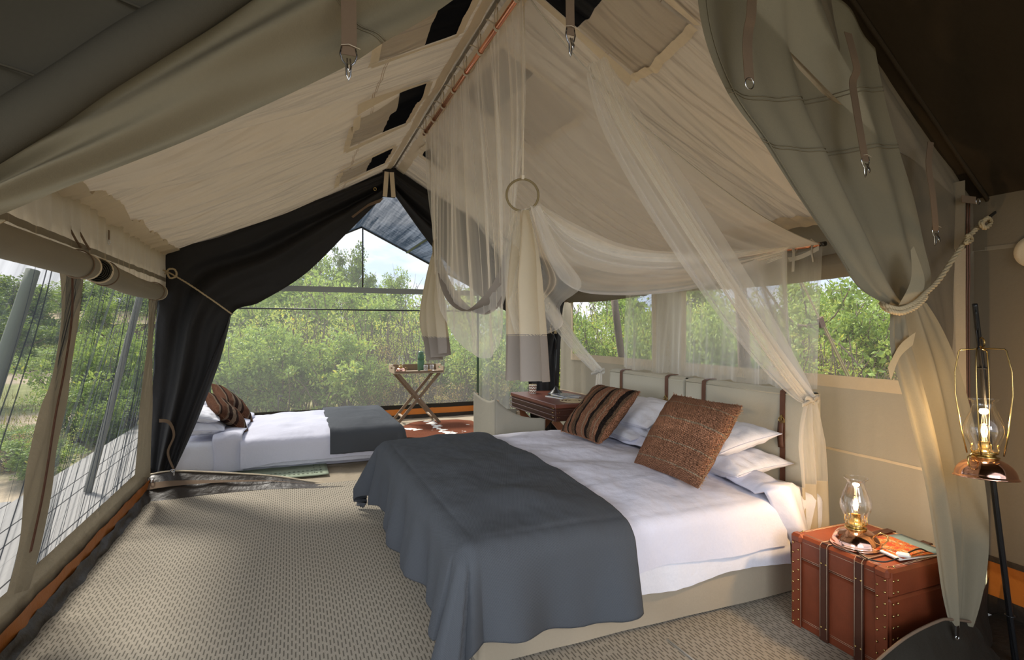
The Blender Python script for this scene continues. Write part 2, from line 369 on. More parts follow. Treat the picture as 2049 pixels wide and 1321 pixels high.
def copy_tree(o, parent=None):
    c = o.copy(); col.objects.link(c); ORG[c.name] = ORG[o.name]
    if parent is not None: c.parent = parent; c.matrix_parent_inverse = o.matrix_parent_inverse.copy()
    for ch in list(o.children):
        copy_tree(ch, c)
    return c
def RX(a): return Matrix.Rotation(math.radians(a), 4, 'X')
def RY(a): return Matrix.Rotation(math.radians(a), 4, 'Y')
def RZ(a): return Matrix.Rotation(math.radians(a), 4, 'Z')
def TR(*a): return Matrix.Translation(a)
def ruled(A, B, fold=None, nu=60, nv=30):   # surface between curves A(u) and B(u)
    def f(u, v):
        p = A(u).lerp(B(u), v)
        return p+fold(u, v) if fold else p
    return MB().grid(f, nu, nv)
def cv(pts): return lambda u: curve(pts, u)
def rope_mb(pts, r=.008, n=60, twist=40):    # three-strand twisted rope
    mb = MB(); c = cv([Vector(p) for p in pts])
    for k in range(3):
        q = []
        for i in range(n+1):
            t = i/n; p = c(t); d = (c(min(t+.01, 1))-c(max(t-.01, 0))).normalized(); a = V(0, 0, 1).cross(d)
            if a.length < 1e-3: a = V(1, 0, 0)
            a.normalize(); b = d.cross(a); an = t*twist+2*PI*k/3; q.append(p+(a*math.cos(an)+b*math.sin(an))*r*.55)
        mb.tube(q, r*.6, 6)
    return mb
# ------------------------------------------------------------------ THE TENT (axis along +Y)
YP = 1.65                                  # plane of the front partition
RZ_, RXX = 3.2, 1.0                        # ridge
def roofp(x, y, wr=1.0):
    if x <= RXX: t = (RXX-x)/2.1; z = RZ_-1.05*t
    else: t = (x-RXX)/2.1; z = RZ_-1.07*t
    tt = min(max(t, 0), 1); sg = math.sin(PI*tt)
    side = 0 if x <= RXX else 5
    yy = y + (.35*tt if side == 0 else .25*tt)
    k = (.14+.86*tt if side == 0 else .22+.78*tt)*(1-.75*max(0, (t-.86)/.14)**.5 if t < 1 else .25)
    wv = (.050*n1(yy*3.1, 1+side)+.062*n1(yy*6.5+tt*.4, 2+side)+.032*n1(yy*14+tt*.9, 3+side)+.007*n1(yy*38+tt*1.6, 4+side))*k
    if side == 0: wv += -.05*math.exp(-((yy-3.72)/.07)**2)*sg+.04*math.exp(-((yy-3.58)/.09)**2)*sg
    return V(x, y, z-.05*sg+wv*wr*1.5)
# -- ground, deck, floor
mb = MB()
def gf(u, v):
    x = -60+130*u; y = -25+110*v; d = max(0, math.hypot(x-1, y-4)-9)
    return V(x, y, -.32+.10*n2(x*.25, y*.25)+.05*n2(x*1.1, y*1.1)+ (.9*n2(x*.05, y*.05)*min(d/12, 1) if d > 0 else 0))
mb.grid(gf, 200, 180).build('ground', M['ground'], kind='structure')
fl = root('floor', (1, 4, -.06), kind='structure')
MB().box((.98, 4.1, -.05), (4.75, 9.8, .08)).build('floor_board', M['deck'], fl)
mb = MB(); mb.grid(lambda u, v: V(-1.2+4.35*u, 5.2+3.6*v, .004+.010*max(0, n2(u*9, v*9))+.006*n2(u*25, v*25)), 60, 60)
mb.build('groundsheet', M['gsheet'], fl)
dk = root('deck', (-2.3, 5, -.06), kind='structure')
pl_me = None
for i in range(10):
    x0 = -1.30-i*.142
    if x0 > -2.16: y0, y1 = -1.6, 11
    else: y0, y1 = -1.6, 6.05
    MB().box((x0-.066, (y0+y1)/2, -.075+.003*((i*7) % 3-1)), (.134, y1-y0, .035)).build('plank', M['deck'], dk)
for i in range(14):
    x0 = -2.72-i*.142
    MB().box((x0-.066, 2.2, -.075), (.134, 7.7, .035)).build('plank', M['deck'], dk)
MB().box((-2.75, 6.08, -.16), (3.2, .03, .14)).box((-2.16, 8.55, -.16), (.03, 4.9, .14)).build('fascia', M['bark'], dk)
cp = root('carpet', (1, 2, 0), 'large grey-beige woven sisal carpet with dark flecks on the tent floor', 'carpet')
mb = MB(); mb.grid(lambda u, v: V(-1.14+4.2*u, -1.2+(6.62-.18*u)*v, .012+.002*n2(u*12, v*16)), 40, 60); mb.build('pile', M['carpet'], cp)
MB().tube([V(-1.145, -1.2, .012), V(-1.145, 2, .014), V(-1.145, 5.42, .012)], .006, 6).build('edge_binding', M['wtape'], cp)
MB().tube([P(1335, 1278, z=.016), P(1400, 1330, z=.016), V(1.55, .4, .014)], .0035, 5).build('seam', M['wtape'], cp)
# -- roof of the sleeping room (ceiling)
ce = root('ceiling', (1, 3.7, 3.2), kind='structure')
Y0, Y1 = 1.70, 5.88
mb = MB().grid(lambda u, v: roofp(RXX-2.16*u, Y0+(Y1-Y0)*v), 44, 420); mb.build('roof_canvas', M['roof'], ce, 'pale rippled canvas slope over the left side')
mb = MB().grid(lambda u, v: roofp(RXX+2.18*u, Y0+(Y1-Y0)*v), 44, 420); mb.build('roof_canvas', M['roof'], ce, 'shaded canvas slope above the large bed')
def strip(xa, ya, xb, yb, w_, dz=-.008, n=60):      # tape sewn along the roof between two plan points
    a, b = V(xa, ya, 0), V(xb, yb, 0); d = (b-a).normalized(); nrm = V(-d.y, d.x, 0)
    def f(u, v):
        q = a.lerp(b, u)+nrm*w_*(v-.5); p = roofp(q.x, q.y); return p+V(0, 0, dz)
    return MB().grid(f, n, 3)
strip(RXX-.06, Y0, RXX-.06, Y1, .07).build('tape', M['tape'], ce); strip(RXX+.07, Y0, RXX+.07, Y1, .08, n=90).build('tape', M['tape'], ce)
strip(-1.03, Y0, -1.03, Y1, .13, -.016, 420).build('tape', M['tape'], ce); strip(3.03, Y0, 3.03, Y1, .12, -.016, 420).build('tape', M['tape'], ce)
MB().tube([roofp(RXX, Y0)-V(0, 0, .01), roofp(RXX, 3.6)-V(0, 0, .012), roofp(RXX, Y1)-V(0, 0, .01)], .012, 8).build('ridge_seam', M['taupe'], ce)
for sx in (.47, 1.52):
    for dd in (0, .012):
        MB().tube([roofp(sx+dd, Y0+(Y1-Y0)*i/90)+V(0, 0, -.002) for i in range(91)], .0018, 4).build('seam', M['stitch'], ce, kind=None)
def patch(xa, xb, ya, yb, dz=-.012, sag=0.0, nu=24, nv=110):
    return MB().grid(lambda u, v: roofp(lerp(xa, xb, u), lerp(ya, yb, v))+V(0, 0, dz-sag*math.sin(PI*u)*(1-v*.7)-(sag*.5 if 0 else 0)), nu, nv)
def roof_vent(side, xa, xm, xb, ya, yb, name_mat, open_far=True):
    patch(xa, xm, ya, yb, -.018).build('vent_gauze', M['blackgauze'], ce)
    t = .045
    for a, b in (((xa, ya-t/2), (xb, ya-t/2)), ((xa, yb+t/2), (xb, yb+t/2))): strip(a[0], a[1], b[0], b[1], t, -.026, 60).build('tape', M['tape'], ce)
    strip(xa, ya, xa, yb, t, -.026, 120).build('tape', M['tape'], ce); strip(xb, ya, xb, yb, t, -.036, 120).build('tape', M['tape'], ce)
    fl_ = patch(xm, xb, ya+.02, yb-.02, -.022, .018)     # the canvas flap, slack below the gauze
    fl_.build('vent_flap', M['roof'], ce)
VENTS = []
for (ya, yb) in ((2.2, 2.86), (3.55, 4.30), (4.86, 5.34)): roof_vent(-1, .85, .65, .38, ya, yb, None)
for (ya, yb) in ((1.95, 2.42), (2.95, 3.68), (4.42, 5.05)): roof_vent(1, 1.11, 1.34, 1.68, ya, yb, None)
# -- left wall: valance, window gauze bays, mullion strip, sill, orange band
wl_ = root('wall_left', (-1.2, 4, 0), kind='structure')
def xl(z): return -1.2+.1*z/2.15
def vfold(a, y, z, s=0): return a*(n1(y*14, s)+.5*n1(y*37, s+1))
mb = MB().grid(lambda u, v: V(xl(2)+.02+(vfold(.010, u*7, v, 3)+.010*math.sin(u*330+4*n1(u*12)))*(1-v*.3), -1.2+7.0*u, 1.80+.40*v), 700, 4); mb.build('valance', M['valance'], wl_)
MB().grid(lambda u, v: V(xl(1.9)+.035, -1.2+7.0*u, 1.89+.035*v+.006*n1(u*60)), 200, 1).build('valance_hem', M['rollc'], wl_)
def wall_strip(px_l, px_r, xw, nm, mat, fold=.012, k=8):
    A = cv([P(a, b, x=xw) for a, b in px_l]); B = cv([P(a, b, x=xw) for a, b in px_r])
    return ruled(A, B, lambda u, v: V(fold*math.sin(v*k+2.5*n1(u*2.5))+.006*n1(v*30+u*2), 0, 0), 50, 24).build(nm, mat, wl_)
wall_strip([(115, 520), (116, 634), (97, 760), (82, 821), (61, 930), (51, 1003), (33, 1100), (8, 1200)], [(166, 520), (157, 634), (136, 755), (130, 806), (112, 897), (99, 972), (77, 1090), (52, 1180)], -1.14, 'mullion', M['mull'])
for dx in (.012, .02):
    c_ = [P(a, b, x=-1.125) for a, b in ((138, 545), (137, 634), (122, 740), (104, 830), (88, 930), (74, 1010), (52, 1110))]
    MB().tube([curve(c_, i/40)+V(.004, dx*2, 0) for i in range(41)], .003, 5).build('zip', M['strapl'], wl_)
wall_strip([(296, 590), (292, 700), (281, 820), (268, 955)], [(318, 590), (306, 700), (304, 830), (302, 955)], -1.13, 'end_post_strip', M['mull'], .006, 4)
mb = MB().grid(lambda u, v: V(-1.172+.004*n1(u*60, 1)-.013*v, -1.2+6.75*u, .115+.165*v), 160, 3); mb.build('sill_band', M['mull'], wl_)
MB().grid(lambda u, v: V(-1.19, -1.2+7*u, lerp(-.05, .2, v)), 2, 2).build('backing', M['pvc'], wl_)
mb = MB().grid(lambda u, v: V(-1.155+.012*n2(u*50, v*2, 3), -1.2+6.75*u, .065+.085*v+.01*n1(u*45, 4)), 260, 4); mb.build('orange_band', M['orange'], wl_)
mb = MB().grid(lambda u, v: V(-1.15+.025*n2(u*40, v*2, 5)+.03*(1-v), -1.2+6.75*u, .012+.072*v), 260, 4); mb.build('mud_flap', M['pvc'], wl_)
def win_net(nm, ya, yb, top, mat, seed, slope=0.0, amp=.012):
    w_ = root(nm, (-1.18, (ya+yb)/2, .2), kind='structure')
    def f(u, v):
        z = lerp(.26, top, v); y = lerp(ya, yb, u)+slope*(v-.5)
        k = .5+.5*math.sin(PI*u)
        return V(xl(z)-.012+amp*k*(1.3*n1(u*20-v*7.5, seed)+.9*n1(u*41-v*15, seed+1)+.45*n1(u*90-v*33, seed+2)), y, z)
    mb = MB().grid(f, 420, 60); mb.uv = [(q[0]-.37*q[1], q[1]*.25) for q in mb.uv]; mb.build('gauze', mat, w_)
    random.seed(seed); mb = MB()
    for i in range(46 if seed > 15 else 12):
        y1 = random.uniform(ya+.3, yb+.7) if i % 3 else random.uniform(yb-.5, yb+.8); wd = random.choice((.004, .006, .006, .010, .016)); sh = random.uniform(.62, .95); wob = random.uniform(-9, 9)
        def g(u, v):
            z = lerp(.27, 1.84, v); y = y1-sh*(1-v)**1.15+.012*math.sin(v*7+wob)+wd*(u-.5); return V(xl(z)-.004, min(max(y, ya), yb), z)
        mb.grid(g, 1, 24)
    mb.build('gauze_fold', M['gfold'], w_, kind='stuff'); return w_
win_net('window_1', 1.2, 3.72, 1.86, M['gauze'], 11, .3, .008); win_net('window_2', 3.40, 5.75, 1.86, M['gauze'], 21, .45, .017)
# hanging loops and clip under the left eave
for k_, (px, py, q) in enumerate(((136, 452, 40), (155, 458, 44))):
    a = P(px, py, x=-1.09); MB().tube([a, a+V(.03, .01, -.07), a+V(.035, .06, -.10), a+V(.02, .12, -.09)], .006, 5).build('webbing_loop', M['strap'], wl_)
a = P(213, 460, x=-1.09); MB().box(a+V(.012, 0, -.03), (.004, .02, .06)).build('webbing_tab', M['strap'], wl_); MB().ring(a+V(.012, 0, -.075), .014, .0025, RZ(80)).build('metal_eye', M['steel'], wl_)
# -- rolled window flaps, left
def roll(nm, A, B, r0, r1, lab, grp, mat=M['rollc'], sag=.02, spiral=True):
    A, B = Vector(A), Vector(B); o = root(nm, (A+B)/2, lab, 'rolled blind', grp)
    d = (B-A).normalized(); sx = d.cross(V(0, 0, 1)).normalized(); up = V(0, 0, 1)
    def f(u, v):
        t = v*2*PI; r = lerp(r0, r1, u)*(1+.04*n2(u*6, math.cos(t))+.02*n1(u*25, 3))
        return A.lerp(B, u)+(sx*math.cos(t)+up*math.sin(t))*r-V(0, 0, sag*math.sin(PI*u))
    MB().grid(f, 70, 26).build('blind', mat, o)
    for E, r in ((A, r0), (B, r1)):
        mb = MB(); pts = []
        for i in range(90):
            t = i/89*2*PI*5; rr = r*(.98-.70*i/89); pts.append(E+(sx*math.cos(t)+up*math.sin(t))*rr)
        for i in range(89):
            q = d*(-.03 if E == A else .03)
            mb.add([pts[i]-q*.4, pts[i+1]-q*.4, pts[i+1]+q*.3, pts[i]+q*.3], [(0, 1, 2, 3)])
        mb.build('rolled_edge', M['gable'] if spiral else mat, o, thick=.003)  # dark canvas colour puts the shade of the hollow into the rolled end
        MB().tube([E+(sx*math.cos(i*PI/15)+up*math.sin(i*PI/15))*r*.98 for i in range(31)], .006, 6, False).build('edge_binding', M['tape'], o)
    return o
def roll_ties(o, A, B, ts, r, sag=.02):
    A, B = Vector(A), Vector(B)
    for t in ts:
        c = A.lerp(B, t)-V(0, 0, sag*math.sin(PI*t)); an = math.degrees(math.atan2(B.y-A.y, B.x-A.x))
        mb = MB().ring(c, r*1.06, .004, RZ(an+90) , 28, 6); mb.build('tie', M['strap'], o)
rA, rB = P(172, 533, x=-1.04), V(-1.08, .4, 1.86)
o = roll('rolled_canvas_blind', rA, rB, .068, .074, 'thick rolled canvas blind above the left window nearest the camera', 'rolled blinds on the left'); roll_ties(o, rA, rB, (.04, .5), .07)
rA, rB = P(196, 541, x=-1.05), P(316, 584, x=-1.06)
o = roll('rolled_canvas_blind', rA, rB, .072, .066, 'rolled canvas blind with open spiral end above the farther left window', 'rolled blinds on the left'); roll_ties(o, rA, rB, (.07, .9), .07)
# -- right wall with two net windows
XR = 3.12
wr_ = root('wall_right', (XR, 3, 0), kind='structure')
W3 = (1.95, 3.72); W4 = (4.18, 5.72); ZS, ZT = 1.17, 1.86
def wr(u_y, z): return V(XR+.014*n1(u_y*5, 1)+.006*n1(u_y*19, 2)*(1 if z > .1 else 0)+.01*n2(u_y*2, z*2, 3), u_y, z)
def rgrid(ya, yb, za, zb, mat, nm, dx=0.0, n=None, lab=None):
    n = n or int(abs(yb-ya)*40)+4
    return MB().grid(lambda u, v: wr(lerp(ya, yb, u), lerp(za, zb, v))+V(dx, 0, 0), n, 12).build(nm, mat, wr_, lab)
rgrid(YP, 6.06, 0, ZS, M['wallc'], 'canvas'); rgrid(YP, W3[0], ZS, ZT, M['wallc'], 'canvas'); rgrid(W3[1], W4[0], ZS, ZT, M['wallc'], 'canvas'); rgrid(W4[1], 6.06, ZS, ZT, M['wallc'], 'canvas')
rgrid(YP, 6.06, ZT, 2.20, M['taupe'], 'valance', -.01)
rgrid(YP, 6.06, .70, .715, M['tape'], 'seam', -.006); rgrid(YP, 6.06, 0.0, .05, M['pvc'], 'mud_flap', -.01)
for a, b in (W3, W4):
    rgrid(a, b, ZS-.075, ZS, M['tape'], 'window_tape', -.008); rgrid(b-.005, b+.055, ZS-.075, ZT, M['tape'], 'window_tape', -.008); rgrid(a-.055, a+.005, ZS-.075, ZT, M['tape'], 'window_tape', -.008)
for nm, (a, b) in (('window_3', W3), ('window_4', W4)):
    w_ = root(nm, (XR, (a+b)/2, ZS), kind='structure')
    MB().grid(lambda u, v: V(XR+.008*n1(u*8), lerp(a, b, u), lerp(ZS, ZT, v)), 30, 8).build('gauze', M['gauzer'], w_)
for (a, b, lab) in ((1.75, 3.90, 'rolled canvas blind over the right window behind the tied drape'), (4.10, 5.80, 'rolled canvas blind over the farther right window above the desk')):
    A, B = V(XR-.07, b, 1.86), V(XR-.07, a, 1.86)
    o = roll('rolled_canvas_blind', A, B, .075, .075, lab, 'rolled blinds on the right', M['taupe'], .03); roll_ties(o, A, B, (.08, .92), .075, .03)
# -- porch: darker outer room round the camera
pr = root('wall_porch', (3.3, .2, 0), kind='structure')
def pw(u_y, z): return V(3.30+.012*n1(u_y*3, 4)+.02*n2(u_y*1.5, z, 4), u_y, z)
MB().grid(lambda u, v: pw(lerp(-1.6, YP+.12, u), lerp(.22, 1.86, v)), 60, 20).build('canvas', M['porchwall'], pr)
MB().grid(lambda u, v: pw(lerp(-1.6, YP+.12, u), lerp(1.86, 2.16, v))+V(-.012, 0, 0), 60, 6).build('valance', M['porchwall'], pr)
MB().grid(lambda u, v: pw(lerp(-1.6, YP, u), 1.855+.02*v)+V(-.015, 0, 0), 60, 1).build('valance_hem', M['taupe'], pr)
MB().grid(lambda u, v: pw(lerp(-1.6, YP, u), lerp(.07, .29, v))+V(-.006, 0, 0), 60, 4).build('orange_band', M['orange'], pr)
MB().grid(lambda u, v: pw(lerp(-1.6, YP, u), lerp(.27, .30, v))+V(-.010, 0, 0), 60, 1).build('band_hem', M['pvc'], pr)
MB().grid(lambda u, v: pw(lerp(-1.6, YP, u), lerp(0, .10, v))+V(-.012, 0, 0), 60, 3).build('mud_flap', M['pvc'], pr)
pc = root('ceiling_porch', (1, 0, 3.9), kind='structure')
def pz(x): return 2.1+.79*((3.32-x) if x > 1.06 else (x+1.2))
for a, b in ((1.06, 3.34), (1.06, -1.22)):
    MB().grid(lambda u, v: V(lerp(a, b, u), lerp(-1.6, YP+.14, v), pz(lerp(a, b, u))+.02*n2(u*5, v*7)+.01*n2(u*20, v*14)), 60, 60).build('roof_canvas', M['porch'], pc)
MB().grid(lambda u, v: V(lerp(2.6, 3.3, u), lerp(-1.6, YP-.05, v), .024+.004*n1(v*9)), 4, 40).build('ground_cloth', M['darkgreen'], pr)
MB().tube([V(1.15+2.18*i/20, YP-.01, pz(1.15+2.18*i/20)-.012) for i in range(21)], .011, 6).build('roof_seam', M['porch'], pc)
o = root('straw_disc', P(2066, 502, x=3.27), 'pale round woven disc hung on the porch wall at the right edge', 'wall hanging')
MB().lathe([(0, 0), (.05, .012), (.075, .008), (.078, 0), (0, 0)], P(2068, 502, x=3.27), 30, RY(-90)).build('woven_disc', M['tape'], o)
# -- front partition between porch and sleeping room
fp = root('wall_partition', (1, YP, 0), kind='structure')
def part_right():   # fixed canvas beside the right-hand drape
    L = cv([P(1560, -420, y=1.70), P(1640, 0, y=1.70), P(1760, 320, y=1.70), P(1850, 600, y=1.70), P(1900, 900, y=1.70), P(1900, 1262, y=1.70)])
    def Rr(u):
        x = lerp(1.9, 3.36, min(u/.42, 1)); return V(x, 1.70, pz(x)+.05) if u < .42 else V(3.38, 1.70, lerp(2.12, 0.02, (u-.42)/.58))
    return ruled(L, Rr, lambda u, v: V(0, .018*n2(u*5, v*4, 6)+.008*n2(u*18, v*10, 7), 0), 70, 40)
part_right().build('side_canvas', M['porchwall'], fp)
for k_ in (.0, .02): MB().tube([V(3.20-k_, 1.675, .2+1.9*i/20+.0) + V(.01*n1(i*.7), 0, 0) for i in range(21)], .004, 5).build('zip', M['strapl'], fp)
for (q) in (((1440, 190), (1560, 235), (1640, 300), (1760, 320), (1860, 390), (1950, 402)), ((1600, 270), (1700, 290), (1800, 430), (1930, 466))):
    pass
MB().grid(lambda u, v: (lambda x, z0, z1: V(x, 1.62, lerp(z0, z1, v)))(lerp(-.05, 1.9, u), max(2.86, .0), pz(lerp(-.05, 1.9, u))), 30, 12).build('gable_canvas', M['drape'], fp)
# left half: dark fixed canvas, roll, pulled-back drape
ULo = cv([P(-330, 430, y=1.60), P(-120, 300, y=1.60), P(0, 235, y=1.60), P(200, 105, y=1.60), P(420, -30, y=1.60), P(640, -160, y=1.60)])
def UHi(u):
    x = lerp(-1.15, .42, u); return V(x, 1.60, pz(x))
ruled(ULo, UHi, lambda u, v: V(0, .02*n2(u*4, v*3, 8), 0), 40, 20).build('gable_canvas', M['gable'], fp)
rl = [P(-330, 470, y=1.56), P(-120, 330, y=1.56), P(0, 262, y=1.56), P(200, 132, y=1.56), P(420, -5, y=1.56), P(640, -150, y=1.56)]
mb = MB()
def rollf(u, v):
    c = curve(rl, u); d = (curve(rl, min(u+.01, 1))-curve(rl, max(u-.01, 0))).normalized(); s_ = V(0, 1, 0); up = d.cross(s_).normalized(); t = 2*PI*v
    return c+(s_*math.cos(t)+up*math.sin(t))*(.052+.004*n2(u*9, v*3, 9))
mb.grid(rollf, 60, 20); mb.build('rolled_door_panel', M['gable'], fp)
for (a, b, c_) in (((-60, 110), (30, 137), (105, 165)), ((232, -6), (300, 22), (372, 42))):
    mb = MB(); pts = [P(a[0], a[1], y=1.585), P(b[0], b[1], y=1.575), P(c_[0], c_[1], y=1.53)]
    mb.tube([curve(pts, i/20) for i in range(21)], .004, 5); mb.build('seam', M['gable'], fp)
DLt = cv([P(-330, 520, y=1.60), P(-120, 372, y=1.60), P(0, 300, y=1.60), P(200, 165, y=1.60), P(440, 10, y=1.60), P(660, -140, y=1.60), P(900, -320, y=1.6)])
DLb = cv([P(-330, 560, y=1.62), P(-120, 470, y=1.62), P(0, 428, y=1.62), P(125, 378, y=1.63), P(270, 322, y=1.64), P(420, 258, y=1.65), P(570, 187, y=1.65), P(700, 124, y=1.65), P(765, 85, y=1.65), P(905, 0, y=1.65), P(1120, -180, y=1.65)])
def fold_l(u, v):
    w_ = .035*math.sin(v*3.1+.4)+.028*math.sin(PI*v)*math.sin(v*9+u*5)+.014*math.sin(v*17-u*9+2*n1(u*2, 5))+.008*n2(u*9, v*5, 6)
    return V(0, -w_*(1-.3*v), .0)
ruled(DLt, DLb, fold_l, 160, 50).build('door_drape', M['drape'], fp, 'canvas door drape swept up to the left')
def flf(u, v): return DLt(u).lerp(DLb(u), v)+fold_l(u, v)
for dd in (0, .006): MB().tube([flf(.74+dd+.06*i/40, i/40)+V(0, -.003, 0) for i in range(41)], .0025, 4).build('seam', M['drape'], fp)
# gathered tail of the left drape and its rope
p0 = P(5, 440, y=1.60); mb = MB()
for k_ in range(7): mb.tube([p0+V(.004*k_-.02, 0, 0), p0+V(.008*math.sin(k_)-.015, -.01, -.02), p0+V(-.012+.01*math.sin(k_*2), -.02, -.045)], .003, 4)
tag(mb.build('frayed_rope_knot', M['rope']), 'frayed end of a rope knot at the left edge beneath the drape', 'rope')
# right drape, tied back
def fold_r(u, v):
    g = .25+.75*math.sin(PI*min(u*1.0, 1)*.5+.3)
    a = (.05*math.sin(v*6.3+.6)+.030*math.sin(v*15+2*u+1)+.012*math.sin(v*31+u*3))*(.4+.6*abs(math.cos(u*1.4)))
    return V(0, -a*g, 0)
RL = cv([P(1350, -420, y=1.66), P(1372, -150, y=1.66), P(1385, 55, y=1.66), P(1432, 190, y=1.66), P(1500, 285, y=1.66), P(1568, 385, y=1.66), P(1648, 495, y=1.65), P(1705, 575, y=1.64), P(1772, 612, y=1.62)])
RR_ = cv([P(1750, -420, y=1.70), P(1735, -150, y=1.70), P(1742, 50, y=1.69), P(1765, 190, y=1.68), P(1795, 300, y=1.68), P(1825, 400, y=1.66), P(1845, 490, y=1.65), P(1860, 560, y=1.62), P(1845, 610, y=1.60)])
ruled(RL, RR_, fold_r, 120, 80).build('door_drape', M['drape'], fp, 'canvas door drape gathered by the rope on the right')
def fr(u, v): return RL(u).lerp(RR_(u), v)+fold_r(u, v)
for us in (.372, .50):
    for dd in (0, .008): MB().tube([fr(us+dd+.012*math.sin(5*i/60), i/60)+V(0, -.003, 0) for i in range(61)], .0022, 4).build('seam', M['drape'], fp)
MB().tube([fr(i/60, .02)+V(.012, -.003, 0) for i in range(50)], .0022, 4).build('seam', M['drape'], fp)
BL = cv([P(1772, 612, y=1.60), P(1768, 690, y=1.58), P(1778, 745, y=1.56), P(1806, 840, y=1.52), P(1838, 960, y=1.46), P(1862, 1080, y=1.42), P(1880, 1180, y=1.40), P(1898, 1250, y=1.38)])
BR = cv([P(1845, 606, y=1.60), P(1872, 660, y=1.60), P(1900, 740, y=1.59), P(1925, 850, y=1.58), P(1945, 980, y=1.49), P(1952, 1080, y=1.425), P(1948, 1170, y=1.41), P(1935, 1250, y=1.41)])
def fold_b(u, v):
    g = .35+.65*math.sin(PI*min(u*.9+.1, 1)); a = (.045*math.sin(v*7.5+.3)+.022*math.sin(v*17+1.5+u*2)+.008*math.sin(v*37))
    return V(-.0*a, -a*g, 0)
ruled(BL, BR, fold_b, 100, 70).build('door_drape_tail', M['drape'], fp, 'lower hanging part of the tied right drape')
# tan facing that shows where the drape twists
mb = MB(); a_ = [P(1828, 492, y=1.56), P(1850, 560, y=1.54), P(1838, 604, y=1.54)]; b_ = [P(1822, 500, y=1.56), P(1822, 560, y=1.53), P(1798, 610, y=1.53)]
mb.grid(lambda u, v: curve(a_, u).lerp(curve(b_, u), v), 14, 4); mb.build('drape_facing', M['facing'], fp, 'tan facing inside the drape')
mb = MB(); a_ = [P(1832, 664, y=1.535), P(1800, 690, y=1.53), P(1776, 735, y=1.53)]; b_ = [P(1826, 690, y=1.535), P(1800, 715, y=1.53), P(1782, 762, y=1.53)]
mb.grid(lambda u, v: curve(a_, u).lerp(curve(b_, u), v), 14, 4); mb.build('drape_facing', M['facing'], fp, 'tan band across the drape tail')
# raised door sill flap at lower right, with zip tab
SA = cv([P(1700, 1378, y=1.36), P(1755, 1322, y=1.36), P(1815, 1274, y=1.36), P(1875, 1244, y=1.37), P(1900, 1240, y=1.38), P(1948, 1246, y=1.40)])
SB = cv([V(1.75, 1.33, .02), V(2.0, 1.28, .02), V(2.25, 1.26, .02), V(2.5, 1.28, .02), V(2.7, 1.32, .02), V(2.85, 1.38, .02)])
ruled(SA, SB, lambda u, v: V(0, .02*n2(u*5, v*3, 2), .008*n2(u*8, v*6, 3)), 50, 16).build('door_sill_flap', M['darkgreen'], fp)
MB().tube([SA(i/30)+V(0, -.002, .003) for i in range(31)], .006, 6).build('sill_piping', M['strap'], fp)
a = P(1915, 1248, y=1.34); MB().box(a+V(0, 0, -.03), (.018, .005, .045)).ring(a+V(0, 0, -.055), .010, .0025).build('zip_pull', M['steel'], fp)
ruled(cv([P(1930, 1240, y=1.42), P(1940, 1250, y=1.44), V(3.22, 1.6, .22)]), cv([V(2.75, 1.42, .02), V(2.95, 1.45, .02), V(3.24, 1.62, .02)]), None, 12, 6).build('sill_end', M['darkgreen'], fp)
# webbing straps with hooks
def strap_hook(nm, pts, wd, lab, hk=True, Rz=0, cat='strap'):
    pts = [Vector(p) for p in pts]; o = root(nm, pts[0], lab, cat, 'webbing straps hanging on the partition')
    ax = V(math.cos(math.radians(Rz)), math.sin(math.radians(Rz)), 0)
    mb = MB().grid(lambda u, v: curve(pts, v)+ax*wd*(u-.5), 1, 30); mb.sm = [False]*len(mb.sm); mb.build('webbing', M['strap'], o, thick=.0025)
    e = pts[-1]
    if hk:
        s = wd
        mb = MB().tube([e+V(-s*.45, 0, .02), e+V(-s*.55, 0, .0), e+V(-s*.40, 0, -.018), e+V(-s*.16, 0, -.028), e+V(-s*.13, 0, -.055), e+V(0, 0, -.068), e+V(s*.13, 0, -.055), e+V(s*.16, 0, -.028), e+V(s*.40, 0, -.018), e+V(s*.55, 0, 0), e+V(s*.45, 0, .02)], .0028, 6)
        mb.tube([e+V(-s*.1, -.004, -.012), e+V(-s*.12, -.016, -.04), e+V(0, -.02, -.055), e+V(s*.12, -.016, -.04), e+V(s*.1, -.004, -.012)], .0026, 6); mb.build('metal_hook', M['steel'], o)
        MB().tube([e+V(-.02, -.006, .022), e+V(0, -.008, .026), e+V(.03, -.008, .018)], .0012, 4).build('thread', M['string'], o)
    else: MB().ring(e+V(0, 0, -.012), wd*.45, .0022).build('metal_ring', M['steel'], o)
    return o
yb_ = 1.52
strap_hook('webbing_strap', [P(697, -90, y=yb_), P(697, 10, y=yb_), P(698, 60, y=yb_), P(697, 110, y=yb_)], .040, 'brown webbing strap with metal hook before the left drape')
strap_hook('webbing_strap', [P(1140, -180, y=yb_), P(1140, -60, y=yb_), P(1140, 10, y=yb_), P(1141, 70, y=yb_)], .030, 'webbing strap with metal hook at the top beside the netting')
strap_hook('webbing_strap', [P(1505, -60, y=1.50), P(1503, 25, y=1.49), P(1497, 60, y=1.50), P(1495, 100, y=1.49), P(1499, 160, y=1.49)], .045, 'webbing strap ending in a ring on the upper right drape', False)
strap_hook('webbing_strap', [P(1696, 65, y=1.60), P(1708, 110, y=1.585), P(1714, 140, y=1.59), P(1706, 165, y=1.60), P(1712, 210, y=1.59), P(1722, 270, y=1.58), P(1731, 322, y=1.59)], .045, 'twisted dark webbing strap with hook high on the right panel')
strap_hook('webbing_strap', [P(1862, 284, y=1.60), P(1858, 330, y=1.58), P(1866, 390, y=1.57), P(1871, 445, y=1.585), P(1871, 462, y=1.60)], .042, 'short webbing strap with hook above the rope tieback')
o = root('webbing_tab', P(1940, 398, y=1.62), 'small horizontal webbing tab with metal ring at the right eave', 'strap')
